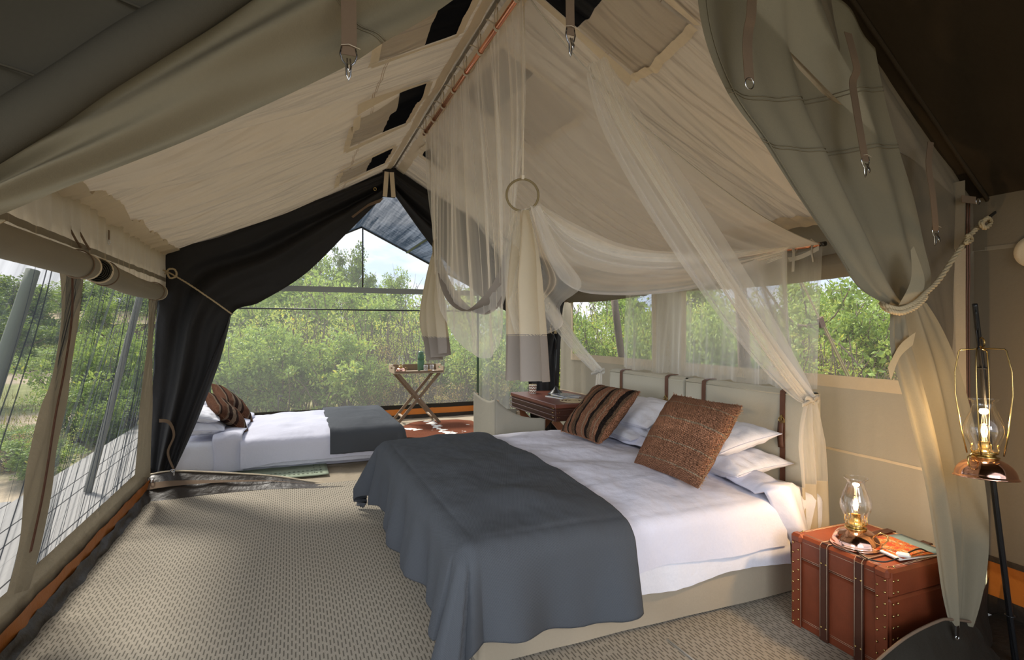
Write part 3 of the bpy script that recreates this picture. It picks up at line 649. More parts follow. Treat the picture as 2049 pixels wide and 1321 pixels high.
a = P(1938, 399, y=1.64); MB().box(a, (.10, .004, .035), RZ(-4)).build('tab', M['strap'], o); MB().ring(a+V(.068, -.004, -.004), .016, .0025).build('metal_ring', M['steel'], o)
# rope tieback, right
o = root('rope_tieback', P(1830, 610, y=1.5), 'twisted natural rope tying back the right canvas drape', 'rope')
pts = [P(1764, 607, y=1.60), P(1772, 612, y=1.52), P(1800, 618, y=1.50), P(1830, 606, y=1.50), P(1850, 588, y=1.52), P(1878, 560, y=1.55), P(1912, 510, y=1.58), P(1945, 466, y=1.6), P(1966, 446, y=1.6)]
rope_mb(pts, .011, 90, 95).build('rope', M['rope'], o)
rope_mb([P(1766, 612, y=1.61), P(1776, 620, y=1.51), P(1802, 626, y=1.49), P(1832, 614, y=1.49), P(1852, 594, y=1.51)], .010, 40, 45).build('rope', M['rope'], o)
mb = rope_mb([P(1960, 450, y=1.59), P(1975, 436, y=1.57), P(1982, 446, y=1.60), P(1970, 456, y=1.57), P(1962, 444, y=1.58), P(1972, 440, y=1.62)], .010, 30, 30); mb.build('knot', M['rope'], o)
rope_mb([P(1940, 470, y=1.585), P(1932, 486, y=1.57), P(1944, 480, y=1.6), P(1936, 470, y=1.57), P(1930, 482, y=1.6)], .009, 24, 26).build('knot', M['rope'], o)
MB().box(P(1984, 430, y=1.60), (.012, .008, .07), RY(60)).build('hook_tab', M['black'], o)
# -- black mesh-room flaps (rear partition) tied back each side
rp = root('wall_rear_partition', (1, 5.8, 0), kind='structure')
YB = 5.76
A = cv([P(783, 343, y=YB), P(700, 374, y=YB), P(580, 420, y=YB), P(450, 470, y=YB), P(326, 515, y=YB), P(312, 640, y=YB), P(304, 800, y=YB), P(300, 955, y=YB)])
B = cv([P(776, 384, y=YB), P(742, 418, y=YB), P(690, 470, y=YB), P(610, 548, y=YB), P(520, 604, y=YB-.05), P(463, 630, y=YB-.12), P(425, 750, y=YB-.10), P(345, 945, y=YB-.14)])
def fb(u, v):
    e = math.sin(PI*v)
    return V(0, -.06*e*math.sin(v*9+u*4)-.03*e*math.sin(v*19+u*7)-.01*n2(u*12, v*8), 0)
ruled(A, B, fb, 140, 50).build('black_flap', M['dark'], rp, 'black flap swept back to the left wall')
ruled(cv([P(463, 628, y=YB-.12), P(440, 720, y=YB-.16), P(395, 840, y=YB-.16), P(352, 935, y=YB-.15)]), cv([P(455, 640, y=YB-.22), P(405, 760, y=YB-.25), P(368, 860, y=YB-.24), P(345, 945, y=YB-.2)]), lambda u, v: V(.0, -.03*math.sin(v*5), 0), 30, 12).build('black_flap_fold', M['dark'], rp)
mb = MB(); a_ = [P(318, 838, y=YB-.2), P(340, 842, y=YB-.22), P(350, 870, y=YB-.22), P(338, 905, y=YB-.22), P(350, 940, y=YB-.2)]; b_ = [P(318, 845, y=YB-.2), P(336, 848, y=YB-.22), P(345, 872, y=YB-.22), P(333, 906, y=YB-.22), P(346, 942, y=YB-.2)]
mb.grid(lambda u, v: curve(a_, u).lerp(curve(b_, u), v), 24, 2); mb.build('flap_binding', M['strap'], rp)
A = cv([P(783, 343, y=YB), P(870, 400, y=YB), P(1000, 470, y=YB), P(1142, 540, y=YB), P(1126, 620, y=YB), P(1118, 760, y=YB), P(1118, 896, y=YB)])
B = cv([P(788, 388, y=YB), P(868, 498, y=YB), P(958, 590, y=YB), P(1030, 632, y=YB), P(1084, 668, y=YB-.04), P(1058, 745, y=YB-.06), P(1064, 880, y=YB-.08)])
ruled(A, B, fb, 110, 44).build('black_flap', M['dark'], rp, 'black flap swept back to the right wall behind the desk')
for s_ in (-1, 1):
    MB().grid(lambda u, v: V(1.0+s_*2.2*u, 5.83, roofp(1.0+s_*2.2*u, 5.83).z+lerp(.08, -.10, v)), 60, 3).build('header', M['dark'], rp)
MB().grid(lambda u, v: V(lerp(-1.15, 3.05, u), 5.84, 0), 1, 1) if 0 else None
mb = MB(); a = P(778, 352, y=YB-.03)
MB().box(a+V(0, .015, -.07), (.13, .006, .30)).build('apex_patch', M['dark'], rp)
mb.box(a+V(-.035, -.01, -.09), (.045, .01, .26), RY(4)).box(a+V(.035, -.01, -.09), (.045, .01, .26), RY(-4)); mb.build('apex_tape', M['tape'], rp)
mb = MB().ring(P(750, 378, y=YB-.03), .014, .004); mb.build('eyelet', M['brass'], rp)
mb = MB(); a_ = [P(768, 395, y=YB-.02), P(735, 408, y=YB-.02), P(700, 430, y=YB-.02)]; b_ = [P(760, 405, y=YB-.02), P(735, 414, y=YB-.02), P(706, 436, y=YB-.02)]
mb.grid(lambda u, v: curve(a_, u).lerp(curve(b_, u), v), 10, 2); mb.build('flap_binding', M['strap'], rp)
# raised threshold
tA = cv([P(300, 950, y=5.62), P(345, 943, y=5.6), P(440, 946, y=5.56), P(550, 953, y=5.5), P(640, 966, y=5.42), P(720, 964, y=5.38), P(790, 950, y=5.36), V(3.1, 5.4, .03)])
tB = cv([P(278, 1003, z=.014), P(330, 1000, z=.014), P(420, 989, z=.014), P(530, 979, z=.014), P(650, 975, z=.014), P(730, 967, z=.014), V(1.4, 5.34, .012), V(3.1, 5.36, .012)])
ruled(tA, tB, lambda u, v: V(0, -.03*math.sin(PI*v)*n1(u*12), .008*n2(u*14, v*4)), 110, 10).build('threshold_flap', M['pvc'], rp)
MB().tube([tA(i/60)+V(0, 0, .004) for i in range(61)], .007, 6).build('threshold_piping', M['tape'], rp)
mb = MB(); mb.grid(lambda u, v: tA(u*.55).lerp(tB(u*.55), .35+.28*v*(1-u))+V(0, -.014, .006), 50, 2); mb.build('threshold_tape', M['strap'], rp)
for px, py in ((303, 958), (345, 942)):
    a = P(px, py, y=5.52); MB().ring(a, .016, .004, RX(40)).box(a+V(.01, 0, -.025), (.012, .005, .03)).build('zip_pull', M['steel'], rp)
o = root('rope_tieback', P(343, 545, y=5.6), 'thin pale rope knotted at the left, holding back the black flap', 'rope')
rope_mb([P(326, 540, y=5.60), P(343, 548, y=5.58), P(380, 570, y=5.56), P(430, 604, y=5.56), P(463, 628, y=5.60)], .007, 60, 60).build('rope', M['rope'], o)
rope_mb([P(330, 548, y=5.57), P(338, 538, y=5.55), P(350, 540, y=5.55), P(352, 552, y=5.56), P(340, 556, y=5.56), P(334, 546, y=5.55)], .008, 30, 26).build('knot', M['rope'], o)
# -- rear mesh room
rr = root('wall_back', (1, 8.8, 0), kind='structure')
YE = 8.78; XE = 2.96; XW = -1.15
def zroof(x): return 3.08-.485*abs(x-1.0)
def bg_(u, v):
    x = lerp(XW, XE, u); return V(x, YE+.01*n2(u*9, v*3), lerp(.22, zroof(x), v))
MB().grid(bg_, 60, 30).build('gauze', M['gauzeb'], rr)
for (xx, nm) in ((XE, 'side_gauze'), (XW, 'side_gauze')):
    MB().grid(lambda u, v: V(xx+.012*n1(u*14, 3), lerp(5.84, YE, u), lerp(.22, zroof(XE), v)), 60, 8).build(nm, M['gauzeb'], rr)
    MB().grid(lambda u, v: V(xx+.02*n1(u*14, 3), lerp(5.84, YE, u), .22*v), 40, 3).build('pvc_skirt', M['pvc'], rr)
MB().grid(lambda u, v: V(lerp(XW, XE, u), YE+.01*n1(u*40, 3), lerp(0, .07, v)), 90, 3).build('pvc_skirt', M['pvc'], rr)
MB().grid(lambda u, v: V(lerp(XW, XE, u), YE-.003+.006*n1(u*30, 4), lerp(.07, .17, v)), 90, 3).build('orange_band', M['orange'], rr)
MB().grid(lambda u, v: V(lerp(XW, XE, u), YE-.006, lerp(.165, .235, v)), 60, 2).build('band_hem', M['darkgreen'], rr)
for s_ in (XE, XW):
    MB().grid(lambda u, v: V(lerp(1.0, s_, u), lerp(5.84, YE, v), zroof(lerp(1.0, s_, u))-.035*math.sin(PI*v)*math.sin(PI*u)+.004*n2(u*26, v*60)), 50, 90).build('shade_net_roof', M['shade'], rr)
    MB().tube([V(1.0, YE, 3.08), V(s_, YE, zroof(s_))], .022, 8).build('gable_pole', M['black'], rr)
MB().box(((XE+XW)/2, YE-.02, 2.075), (XE-XW, .01, .085)).build('eave_bar', M['bar'], rr)
MB().tube([V(XW, YE-.02, 1.77), V(1, YE-.02, 1.765), V(XE, YE-.02, 1.77)], .013, 6).build('cross_wire', M['black'], rr)
MB().tube([V(1.02, YE-.02, 3.06), V(1.02, YE-.02, 2.12)], .013, 6).build('centre_strap', M['black'], rr)
MB().tube([V(1.72, 5.85, zroof(1.72)-.02), V(1.72, YE, zroof(1.72)-.02)], .018, 6).build('purlin', M['black'], rr)
MB().tube([V(2.92, YE-.04, 0), V(2.92, YE-.04, 2.1)], .021, 10).build('corner_pole', M['greenp'], rr)
MB().tube([V(-1.1, YE-.04, 0), V(-1.1, YE-.04, 2.05)], .021, 10).build('corner_pole', M['greenp'], rr)
# ------------------------------------------------------------------ THE LARGE BED
BX0, BX1, BY0, BY1, BT = .70, 2.74, 2.15, 4.28, .56
bed = root('double_bed', (1.7, 3.2, 0), 'large twin-mattress bed base with beige fabric skirt, in front of the headboards', 'bed')
def skirt(u, v):      # u around foot, near side, then head
    L = [V(BX1, BY0, 0), V(BX0+.03, BY0, 0), V(BX0+.03, BY1, 0), V(BX1, BY1, 0)]
    t = u*3; i = min(int(t), 2); p = L[i].lerp(L[i+1], t-i); c = V((BX0+BX1)/2, (BY0+BY1)/2, 0); d = [V(0, -1, 0), V(-1, 0, 0), V(0, 1, 0)][i]
    return p+V(0, 0, lerp(.03, .36, v))+d*(.008*n1(u*30, 4)+.012*(1-v)*n1(u*11, 5))
MB().grid(skirt, 240, 8).build('skirt', M['skirt'], bed)
for k_, y in enumerate((BY0+.5, BY1-.5)):
    MB().box(((BX0+BX1)/2, BY0+.53+k_*1.07, .44), (BX1-BX0-.02, 1.03, .20), None, .03).build('mattress', M['white'], bed)
for x in (BX0+.15, BX1-.15):
    for y in (BY0+.15, BY1-.15): MB().lathe([(.02, 0), (.028, .02), (.028, .09), (.035, .3)], (x, y, .0), 10, None, True).build('leg', M['black'], bed)
def draped(x0, x1, y0, y1, zt, o, r=.06, puff=.03, fa=.03, fk=16, seed=0, nu=110, nv=110, floor=.03, flare=.06, skew=None, hemw=None, ends=(True, True)):
    """cloth of plan size box + overhangs o=(x-,x+,y-,y+), laid over the box and hanging down its sides"""
    def f(u, v):
        sx = lerp(x0-o[0], x1+o[1], u); sy = lerp(y0-o[2], y1+o[3], v)
        if skew: sx, sy = skew(sx, sy)
        dx = sx-x1 if sx > x1 else (sx-x0 if sx < x0 else 0); dy = sy-y1 if sy > y1 else (sy-y0 if sy < y0 else 0)
        if hemw:
            h = 1+hemw*n2(sx*2.2, sy*2.2, seed+9); dx *= h; dy *= h
        cx = min(max(sx, x0), x1); cy = min(max(sy, y0), y1); L = math.hypot(dx, dy)
        ex = min(cx-x0 if ends[0] else 9, x1-cx if ends[1] else 9)/.35; ey = min(cy-y0, y1-cy)/.35
        pf = puff*min(1, max(0, ex if (o[0] or o[1]) else 1))**.6*min(1, max(0, ey))**.6
        pz_ = zt+pf*(1+.5*n2(sx*3, sy*3, seed))+.010*n2(sx*6, sy*5, seed+1)*(1 if L == 0 else .6)+.003*n2(sx*22, sy*16, seed+2)
        if L < 1e-6: return V(cx, cy, pz_)
        d = V(dx/L, dy/L, 0); q = r*PI/2
        if L < q: a = L/r; out = r*math.sin(a); dn = r*(1-math.cos(a))
        else: out = r; dn = r+(L-q)
        k = min(max((L-.08)/.35, 0), 1)
        ang = math.atan2(d.y, d.x); along = cx*(abs(d.y) > .5)+cy*(abs(d.x) > .5)+ang*.35
        fo = fa*k*(math.sin(along*fk+2*n1(along*1.7, seed+3))+.4*math.sin(along*fk*2.3+1))
        cn = min(abs(dx), abs(dy))/max(L, 1e-6)
        out += flare*k*(.5+cn*2)+fo*(1+cn); z = pz_-dn
        if z < floor: out += (floor-z)*.6; z = floor+.012*(1+n2(sx*20, sy*20))
        return V(cx, cy, 0)+d*out+V(0, 0, z)
    return MB().grid(f, nu, nv)
# fitted sheet visible near the head
tag(draped(BX0+.05, BX1-.03, BY0+.03, BY1-.03, BT-.015, (0, 0.05, .22, .2), .05, .0, .004, 12, 5, 60, 80, flare=0).build('fitted_sheet', M['pillow']), 'smooth white fitted sheet on the large bed below its duvet', 'sheet')
dv = root('duvet', (1.6, 3.2, .3), 'thick white cotton duvet spread over the large bed', 'duvet')
draped(BX0, 2.42, BY0+.02, BY1-.02, BT, (.22, 0, .27, .25), .07, .060, .014, 9, 1, 190, 190, flare=.035, hemw=.12).build('cover', M['white'], dv)
draped(BX0+.02, 2.46, BY0+.03, BY1-.03, BT-.02, (.2, 0, .36, .25), .06, .0, .008, 7, 3, 90, 90, flare=.02, hemw=.1).build('lower_layer', M['pillow'], dv)
# turned-down head end of the duvet, pulled over the near corner
def turn(u, v):
    y = lerp(BY0-.36, BY1-.3, v); lf = 2.26+.08*v+.05*n1(v*7, 8); lf += .16*min(1, max(0, (BY0+.04-y)/.34)); x = lerp(lf, 2.52-.06*v+.03*n1(v*5, 9), u)
    dy = BY0+.02-y; z = BT+.045+.045*math.sin(PI*u)+.02*n2(u*3, v*11, 4)
    if dy > 0: z -= dy*1.02; y = BY0-.035-.06*math.sin(PI*u)-.02*math.sin(u*7); x += .10*dy/.36
    elif dy > -.12: k = (dy+.12)/.12; z -= .03*k*k; y = lerp(y, BY0-.01, k*.4)
    return V(x, y, z)
MB().grid(turn, 26, 110).build('turned_edge', M['white'], dv, thick=.012)
# charcoal throw across the foot
bk = draped(BX0-.005, 1.43, BY0-.01, BY1+.01, BT+.018, (.46, 0, .43, .40), .085, .060, .034, 10, 1, 150, 260, .035, .09, None, .16, (True, False))
o = bk.build('throw_blanket', M['blanket'], thick=.008); tag(o, 'charcoal waffle-weave throw across the foot of the large bed', 'blanket')
# ------------------------------------------------------------------ pillows and cushions
def pillow_mb(w_, d_, h_, Mx, pinch=.10, pw_=2.6, wr=.012, seed=0, n=44, droop=0.0):
    mb = MB()
    for sgn in (1, -1):
        def f(u, v):
            a, b = u*2-1, v*2-1; a2 = math.sin(a*PI/2); b2 = math.sin(b*PI/2); a, b = a*.4+a2*.6, b*.4+b2*.6
            t = max(0, (1-abs(a)**pw_)*(1-abs(b)**pw_))**.55
            x = w_/2*a*(1-pinch*(1-b*b)*abs(a)**2); y = d_/2*b*(1-pinch*(1-a*a)*abs(b)**2)
            e = 1-t; zz = sgn*h_/2*t*(1+.12*n2(a*2, b*2, seed))
            rad = n2(math.atan2(b, a)*3.0+seed, (a*a+b*b)*.6, seed+1)
            zz += wr*(rad*t*min(1, (a*a+b*b)*1.2)+.5*n2(a*5, b*5, seed+sgn))*min(1, t*3)
            return V(x, y, zz-droop*a*a)
        mb.grid(f, n, n, Mx) if sgn > 0 else mb.grid(lambda u, v: f(1-u, v), n, n, Mx)
    return mb
def piping(w_, d_, Mx, pinch, r, droop=0.0):
    pts = []
    for k in range(120):
        t = k/119*4; s = int(t) % 4; q = (t-int(t))*2-1 if t < 4 else 1
        a, b = ((q, -1), (1, q), (-q, 1), (-1, -q))[s if t < 4 else 3]
        pts.append(V(w_/2*a*(1-pinch*(1-b*b)*abs(a)**2), d_/2*b*(1-pinch*(1-a*a)*abs(b)**2), -droop*a*a))
    return MB().tube(pts, r, 5, False, Mx)
def frame(c, ux, uy):   # matrix with x along ux, y along uy
    ux = Vector(ux).normalized(); uy = Vector(uy); uz = ux.cross(uy).normalized(); uy = uz.cross(ux)
    m = Matrix((ux, uy, uz)).transposed().to_4x4(); m.translation = Vector(c); return m
def pillow(Mx, w_, d_, h_, lab, grp, seed, nm='pillow', mat=None):
    o = root(nm, Mx.translation-V(0, 0, h_/2), lab, 'pillow', grp)
    pillow_mb(w_, d_, h_, Mx, .09, 2.4, .02, seed).build('pillowcase', M['pillow'], o); piping(w_*1.0, d_*1.0, Mx, .09, .0035).build('piping', M['white'], o); return o
G = 'white pillows on the large bed'
pillow(frame((2.47, 2.66, .655), (0.05, -1, .0), (1, .1, .06)), .74, .46, .16, 'lower white pillow in the near stack, under the rust cushion', G, 1)
pillow(frame((2.44, 2.70, .785), (-.05, -1, .05), (1, .05, .18)), .74, .46, .17, 'upper white pillow in the near stack, pointed corner toward headboard strap', G, 2)
pillow(frame((2.50, 3.68, .655), (0, -1, 0), (1, 0, .05)), .72, .44, .15, 'lower white pillow in the far stack, beside the striped cushion', G, 3)
pillow(frame((2.54, 3.62, .80), (0.1, -1, .02), (1, .1, .35)), .70, .42, .16, 'upper white pillow in the far stack, tilted against headboard', G, 4)
def fringe(w_, d_, Mx, sides, ln, mat, parent, n=90, seed=0):
    random.seed(seed); mb = MB()
    for sd in sides:
        for k in range(n):
            q = -1+2*(k+random.random())/n
            a, b = ((q, -1), (1, q), (q, 1), (-1, q))[sd]; o_ = ((0, -1), (1, 0), (0, 1), (-1, 0))[sd]
            p = V(w_/2*a*(1-.04*(1-b*b)), d_/2*b*(1-.04*(1-a*a)), random.uniform(-.006, .006)); l = ln*random.uniform(.6, 1.15)
            d = V(o_[0], o_[1], random.uniform(-.5, .5)); sd_ = V(-o_[1], o_[0], 0)*random.uniform(-.4, .4)
            mb.tube([p, p+(d+sd_*.3)*l*.5, p+(d*.8+sd_)*l+V(0, 0, random.uniform(-.3, .3)*l)], [.0022, .002, .0012], 3, False, Mx)
    return mb.build('fringe', mat, parent, kind='stuff')
# striped cushion (far) and rust cushion (near), leaning on the pillows
BL_, BR_, TL_, TR_ = V(2.02, 3.84, .63), V(2.05, 3.32, .63), V(2.36, 3.90, .97), V(2.33, 3.38, .955)
Mx = frame((BL_+BR_+TL_+TR_)/4+V(0, 0, .02), BR_-BL_, TL_-BL_)
o = root('cushion', (2.18, 3.6, .62), 'rust and black striped woven cushion leaning on the far pillows', 'cushion')
pillow_mb(.55, .51, .19, Mx, .05, 2.9, .012, 11).build('cover', M['c_stripe'], o); fringe(.53, .50, Mx, (1,), .028, M['fringe'], o, 110, 2); fringe(.53, .50, Mx, (2, 0), .012, M['fringe'], o, 80, 3)
BL_, BR_, TL_, TR_ = V(1.98, 2.80, .63), V(1.98, 2.26, .63), V(2.25, 2.84, 1.00), V(2.32, 2.28, .965)
Mx = frame((BL_+BR_+TL_+TR_)/4+V(-.01, 0, .02), BR_-BL_, TL_-BL_)
o = root('cushion', (2.13, 2.5, .62), 'large rust woven cushion with thin tan stripes and fringed edges leaning on the near pillows', 'cushion')
pillow_mb(.58, .52, .20, Mx, .05, 2.9, .014, 12).build('cover', M['c_rust'], o); fringe(.56, .50, Mx, (1,), .030, M['fringet'], o, 110, 4); fringe(.56, .50, Mx, (2,), .020, M['fringe'], o, 100, 5); fringe(.56, .50, Mx, (0,), .008, M['fringet'], o, 110, 6)
# ------------------------------------------------------------------ headboards
def headboard(ya, yb, lab, straps):
    o = root('headboard', (2.80, (ya+yb)/2, 0), lab, 'headboard', 'canvas headboards behind the large bed')
    mb = MB()
    def f(u, v):
        t = v*4; prof = [(2.765, .3), (2.765, 1.065), (2.79, 1.085), (2.855, 1.085), (2.87, .3)]; i = min(int(t), 3); q = t-i
        x = lerp(prof[i][0], prof[i+1][0], q); z = lerp(prof[i][1], prof[i+1][1], q)
        return V(x-.004*n2(u*4, v*6), lerp(ya, yb, u), z+.003*n1(u*12, 3)*(z > .9))
    mb.grid(f, 30, 32)
    for yy in (ya, yb):
        mb.grid(lambda u, v: V(lerp(2.765, 2.87, u), yy, lerp(.3, 1.075, v)), 1, 1)
    mb.build('canvas_cover', M['headb'], o)
    MB().tube([V(2.764, ya+.004, .3), V(2.764, ya+.004, 1.062)], .003, 4).tube([V(2.764, yb-.004, .3), V(2.764, yb-.004, 1.062)], .003, 4).tube([V(2.764, ya, 1.06), V(2.764, yb, 1.06)], .003, 4).build('cover_piping', M['headb'], o)
    for y in straps:
        s = MB(); w_ = .036
        pts = [V(2.757, y, .35), V(2.757, y, .6), V(2.755, y, .85), V(2.757, y, 1.055), V(2.768, y, 1.082), V(2.80, y, 1.093), V(2.86, y, 1.093)]
        s.grid(lambda u, v: curve(pts, v)+V(0, w_*(u-.5), 0), 1, 40); s.sm = [False]*len(s.sm); so = s.build('strap', M['strapl'], o, thick=.004)
        MB().box((2.750, y, .895), (.007, w_+.004, .012)).box((2.748, y-.0, .92), (.006, .012, .03)).ring((2.747, y, .905), .019, .0028, RZ(90), 16, 6).build('buckle', M['brass'], so)
        MB().grid(lambda u, v: V(2.748-.006*math.sin(PI*v), y+.004+(w_+.004)*(u-.5), lerp(.735, .895, v)), 2, 8).build('strap_tongue', M['strapl'], so, thick=.004)
headboard(2.255, 3.30, 'near canvas headboard with two buckled leather straps, behind the rust cushion', (2.42, 3.10))
headboard(3.325, 4.36, 'far canvas headboard with two buckled leather straps, behind the striped cushion', (3.52, 4.16))
# ------------------------------------------------------------------ MOSQUITO NET
net_ = root('mosquito_net', (2.0, 3.3, .3), 'sheer cream mosquito net hung over the large bed from two copper poles', 'mosquito net')
NA, NB = 2.30, 4.28
def canopy(u, v):
    y = lerp(NA, NB, u); x = lerp(1.02, 2.93, v); z = lerp(3.0, 1.965, v)-.30*4*v*(1-v)*(.8+.2*math.sin(u*PI))
    t = u*1.0; k = math.sin(PI*v)
    return V(x, y-.07*k*(1-u)*2*v+.10*k*u, z+.035*k*(n1(u*9+v*1.4, 1)+.6*n1(u*22-v*.8, 2)+.35*n1(u*50+v, 3)))
MB().grid(canopy, 150, 60).build('canopy_sheet', M['netw'], net_)
MB().tube([canopy(0, i/50) for i in range(51)], .0035, 5).build('canopy_hem', M['wtape'], net_)
# wall-side sheet: from the low pole down behind the headboards, with a scalloped tie tape
def wallsheet(u, v):
    y = lerp(NA-.01, NB+.05, u); z = lerp(1.955, 1.10, v); return V(2.93+.02*n1(u*16+v, 5)*(1+v)+.03*v*(n1(u*40, 6))-.05*v, y, z-.02*abs(math.sin(u*PI*6)))
MB().grid(wallsheet, 140, 24).build('wall_sheet', M['netf'], net_)
mb = MB().grid(lambda u, v: V(2.915, lerp(NA, NB, u), 1.955-.045*abs(math.sin(u*PI*5))-.028*v), 90, 1); mb.build('scalloped_tape', M['wtape'], net_)
for k_ in range(6):
    y = lerp(NA+.05, NB-.1, k_/5); mb = MB()
    mb.tube([V(2.93, y, 1.96), V(2.91, y+.01, 1.99), V(2.90, y-.01, 2.0), V(2.92, y-.02, 1.98)], .004, 4); mb.tube([V(2.92, y, 1.965), V(2.90, y-.012, 1.92), V(2.905, y-.02, 1.86)], .005, 4); mb.build('tie', M['wtape'], net_)
# foot sheet: hangs from the ridge pole, gathered by the rings
sw = [P(876, 505, x=1.0), P(878, 590, x=.97), P(905, 660, x=.96), P(960, 712, x=.96), P(1000, 700, x=.97), P(1018, 600, x=.98), P(1036, 425, x=1.0)]
def foot(u, v):
    top = V(1.01, lerp(NB-.02, NA+.02, u), 3.0); b = curve(sw, u); p = top.lerp(b, v); k = math.sin(PI*min(v*1.1, 1))
    e = 4*(u-.5)**2
    p.y += (.10*math.sin(PI*v)*(.5-u))*1.2
    return p+V(.035*(n1(u*18+v*.6, 7)+.6*n1(u*42, 8))*(.3+k)-.02, .0, 0)
MB().grid(foot, 180, 40).build('foot_sheet', M['netf'], net_)
mb = MB()
for i_ in range(11):       # doubled-over pleats that read as pale vertical lines
    uu = (.05, .12, .17, .25, .33, .42, .50, .58, .69, .78, .90)[i_]; wd = (.010, .006, .014, .007, .012, .006, .016, .008, .012, .006, .010)[i_]
    mb.grid(lambda u, v: foot(uu+.002*math.sin(v*5+i_), v*.88)+V(-.006, wd*(u-.5), 0), 2, 30)
mb.build('pleat', M['netd'], net_, kind='stuff')
# swagged hem band between the rings
s1 = [P(870, 503, x=.99), P(880, 560, x=.95), P(900, 600, x=.94), P(935, 622, x=.93), P(968, 600, x=.94), P(1000, 545, x=.96), P(1034, 430, x=.99)]
s2 = [P(876, 503, x=1.0), P(900, 560, x=.99), P(920, 592, x=.99), P(945, 618, x=.985), P(985, 628, x=.98), P(1018, 585, x=.985), P(1038, 440, x=1.0)]
mb = MB().grid(lambda u, v: curve(s1, u).lerp(curve(s2, u), v)+V(-.03*math.sin(v*6+u*3)*math.sin(PI*u), 0, 0), 60, 14); mb.build('swag_band', M['taupecl'], net_, 'taupe hem band drooping between the rings')
# cloth tails below the rings
def tail(cx, yc, zt, zb, L, R, n, seed, band, nm, depth=.05):
    def f(u, v):
        l = curve(L, v); r = curve(R, v); p = l.lerp(r, u); k = min(1, v*2.5)
        return p+V(-depth*k*(math.sin(u*n)+.4*math.sin(u*n*2.3+1+v))-.01, 0, 0)
    vs = band
    def g(a, b): return lambda u, v: f(u, lerp(a, b, v))
    MB().grid(g(0, vs), 50, 40).build('tail', M['creamcl'], net_); MB().grid(g(vs-.01, 1), 50, 16).build('tail_band', M['taupecl'], net_)
XT = 1.0
L = [P(1030, 422, x=XT), P(1024, 500, x=XT), P(1022, 600, x=XT), P(1022, 675, x=XT), P(1019, 760, x=XT)]
R = [P(1062, 420, x=XT), P(1078, 500, x=XT), P(1086, 600, x=XT), P(1092, 675, x=XT), P(1098, 764, x=XT)]
tail(0, 0, 0, 0, L, R, 13, 1, .74, 'tail', .035)
L = [P(868, 503, x=XT), P(858, 560, x=XT), P(848, 640, x=XT), P(858, 690, x=XT), P(864, 724, x=XT)]
R = [P(878, 503, x=XT), P(886, 560, x=XT), P(896, 640, x=XT), P(900, 690, x=XT), P(900, 706, x=XT)]
tail(0, 0, 0, 0, L, R, 15, 2, .66, 'tail', .05)
# outer sheer layer round the near tail
L = [P(1026, 424, x=.97), P(1008, 500, x=.96), P(1008, 580, x=.95), P(1020, 640, x=.95), P(1030, 668, x=.96)]
R = [P(1078, 410, x=1.02), P(1115, 500, x=1.08), P(1160, 568, x=1.15), P(1118, 610, x=1.12), P(1122, 650, x=1.1), P(1092, 668, x=1.05)]
MB().grid(lambda u, v: curve(L, v).lerp(curve(R, v), u)+V(.03*n1(u*9+v, 3), 0, 0), 50, 26).build('sheer_layer', M['netf'], net_)
# near-side sheet swept from the near ring to the low pole
tp = [P(1074, 408, y=2.36), P(1160, 452, y=2.33), P(1280, 494, y=2.31), P(1420, 502, y=2.30), P(1575, 492, y=2.29)]
bt = [P(1072, 425, y=2.38), P(1130, 560, y=2.42), P(1230, 590, y=2.5), P(1400, 575, y=2.5), P(1562, 515, y=2.40)]
def sws(u, v):
    p = curve(tp, u).lerp(curve(bt, u), v); return p+V(0, .05*math.sin(v*8+u*2)*math.sin(PI*u)+.03*n1(v*12+u*2, 4), 0)
MB().grid(sws, 70, 50).build('near_swag', M['netw'], net_)
MB().grid(lambda u, v: sws(u, .05+.22*v)+V(0, -.012, 0), 60, 10).build('near_swag_gather', M['netd'], net_)
# gathered corner curtains, tied with bows near the headboard ends
def corner(top, bow, mids, w0, tail_pts, wt, lab, ux, vw=.22):
    c = [top]+mids+[bow]
    def f(u, v):
        p = curve(c, v); w_ = lerp(w0, .035, v**1.3)*(1-.0*v)
        q = (u-.5); return p+ux*(w_*q*2)+V(.0, -.02*math.sin(u*11+v*3)*(.4+w_*4)-.01*math.sin(u*27), w_*.3*q)
    MB().grid(f, 40, 50).build('corner_curtain', M['netd'], net_, lab)
    MB().grid(lambda u, v: f(u, v)+ux*(u-.5)*vw*math.sin(PI*v)**.8+V(0, .02, 0), 40, 50).build('corner_veil', M['netw'], net_)
    def g(u, v):
        p = curve(tail_pts, v); w_ = lerp(.03, wt, min(1, v*2.2)**.7); return p+V(w_*.45*(u-.5)*2, -.02*math.sin(u*14+v), 0)+ux*w_*.4*(u-.5)
    MB().grid(lambda u, v: g(u, v*.72), 36, 40).build('curtain_tail', M['netd'], net_)
    MB().grid(lambda u, v: g(u, lerp(.715, 1, v)), 36, 12).build('tail_band', M['creamcl'], net_)
    mb = MB(); b = bow
    for sg in (-1, 1):
        mb.grid(lambda u, v: b+V(sg*(.055*math.sin(PI*v)), -.02-.01*math.cos(PI*v), .018*math.sin(2*PI*v)+.006*(u-.5))+V(0, 0, .020*(u-.5)), 2, 20)
    mb.grid(lambda u, v: b+V(-.10*v, -.02-.02*v, .02*(u-.5)-.02*v), 2, 8); mb.ring(b, .026, .007, RX(90), 20, 6); mb.build('bow', M['wtape'], net_, thick=.003)
corner(P(1196, 120, y=2.28), P(1618, 800, y=2.20), [P(1248, 240, y=2.26), P(1345, 400, y=2.24), P(1455, 570, y=2.22), P(1550, 710, y=2.2)], .05, [P(1618, 802, y=2.2), P(1618, 860, y=2.18), P(1625, 950, y=2.17), P(1630, 1068, y=2.12)], .15, 'near gathered net curtain tied with a bow', V(.93, -.1, .35))
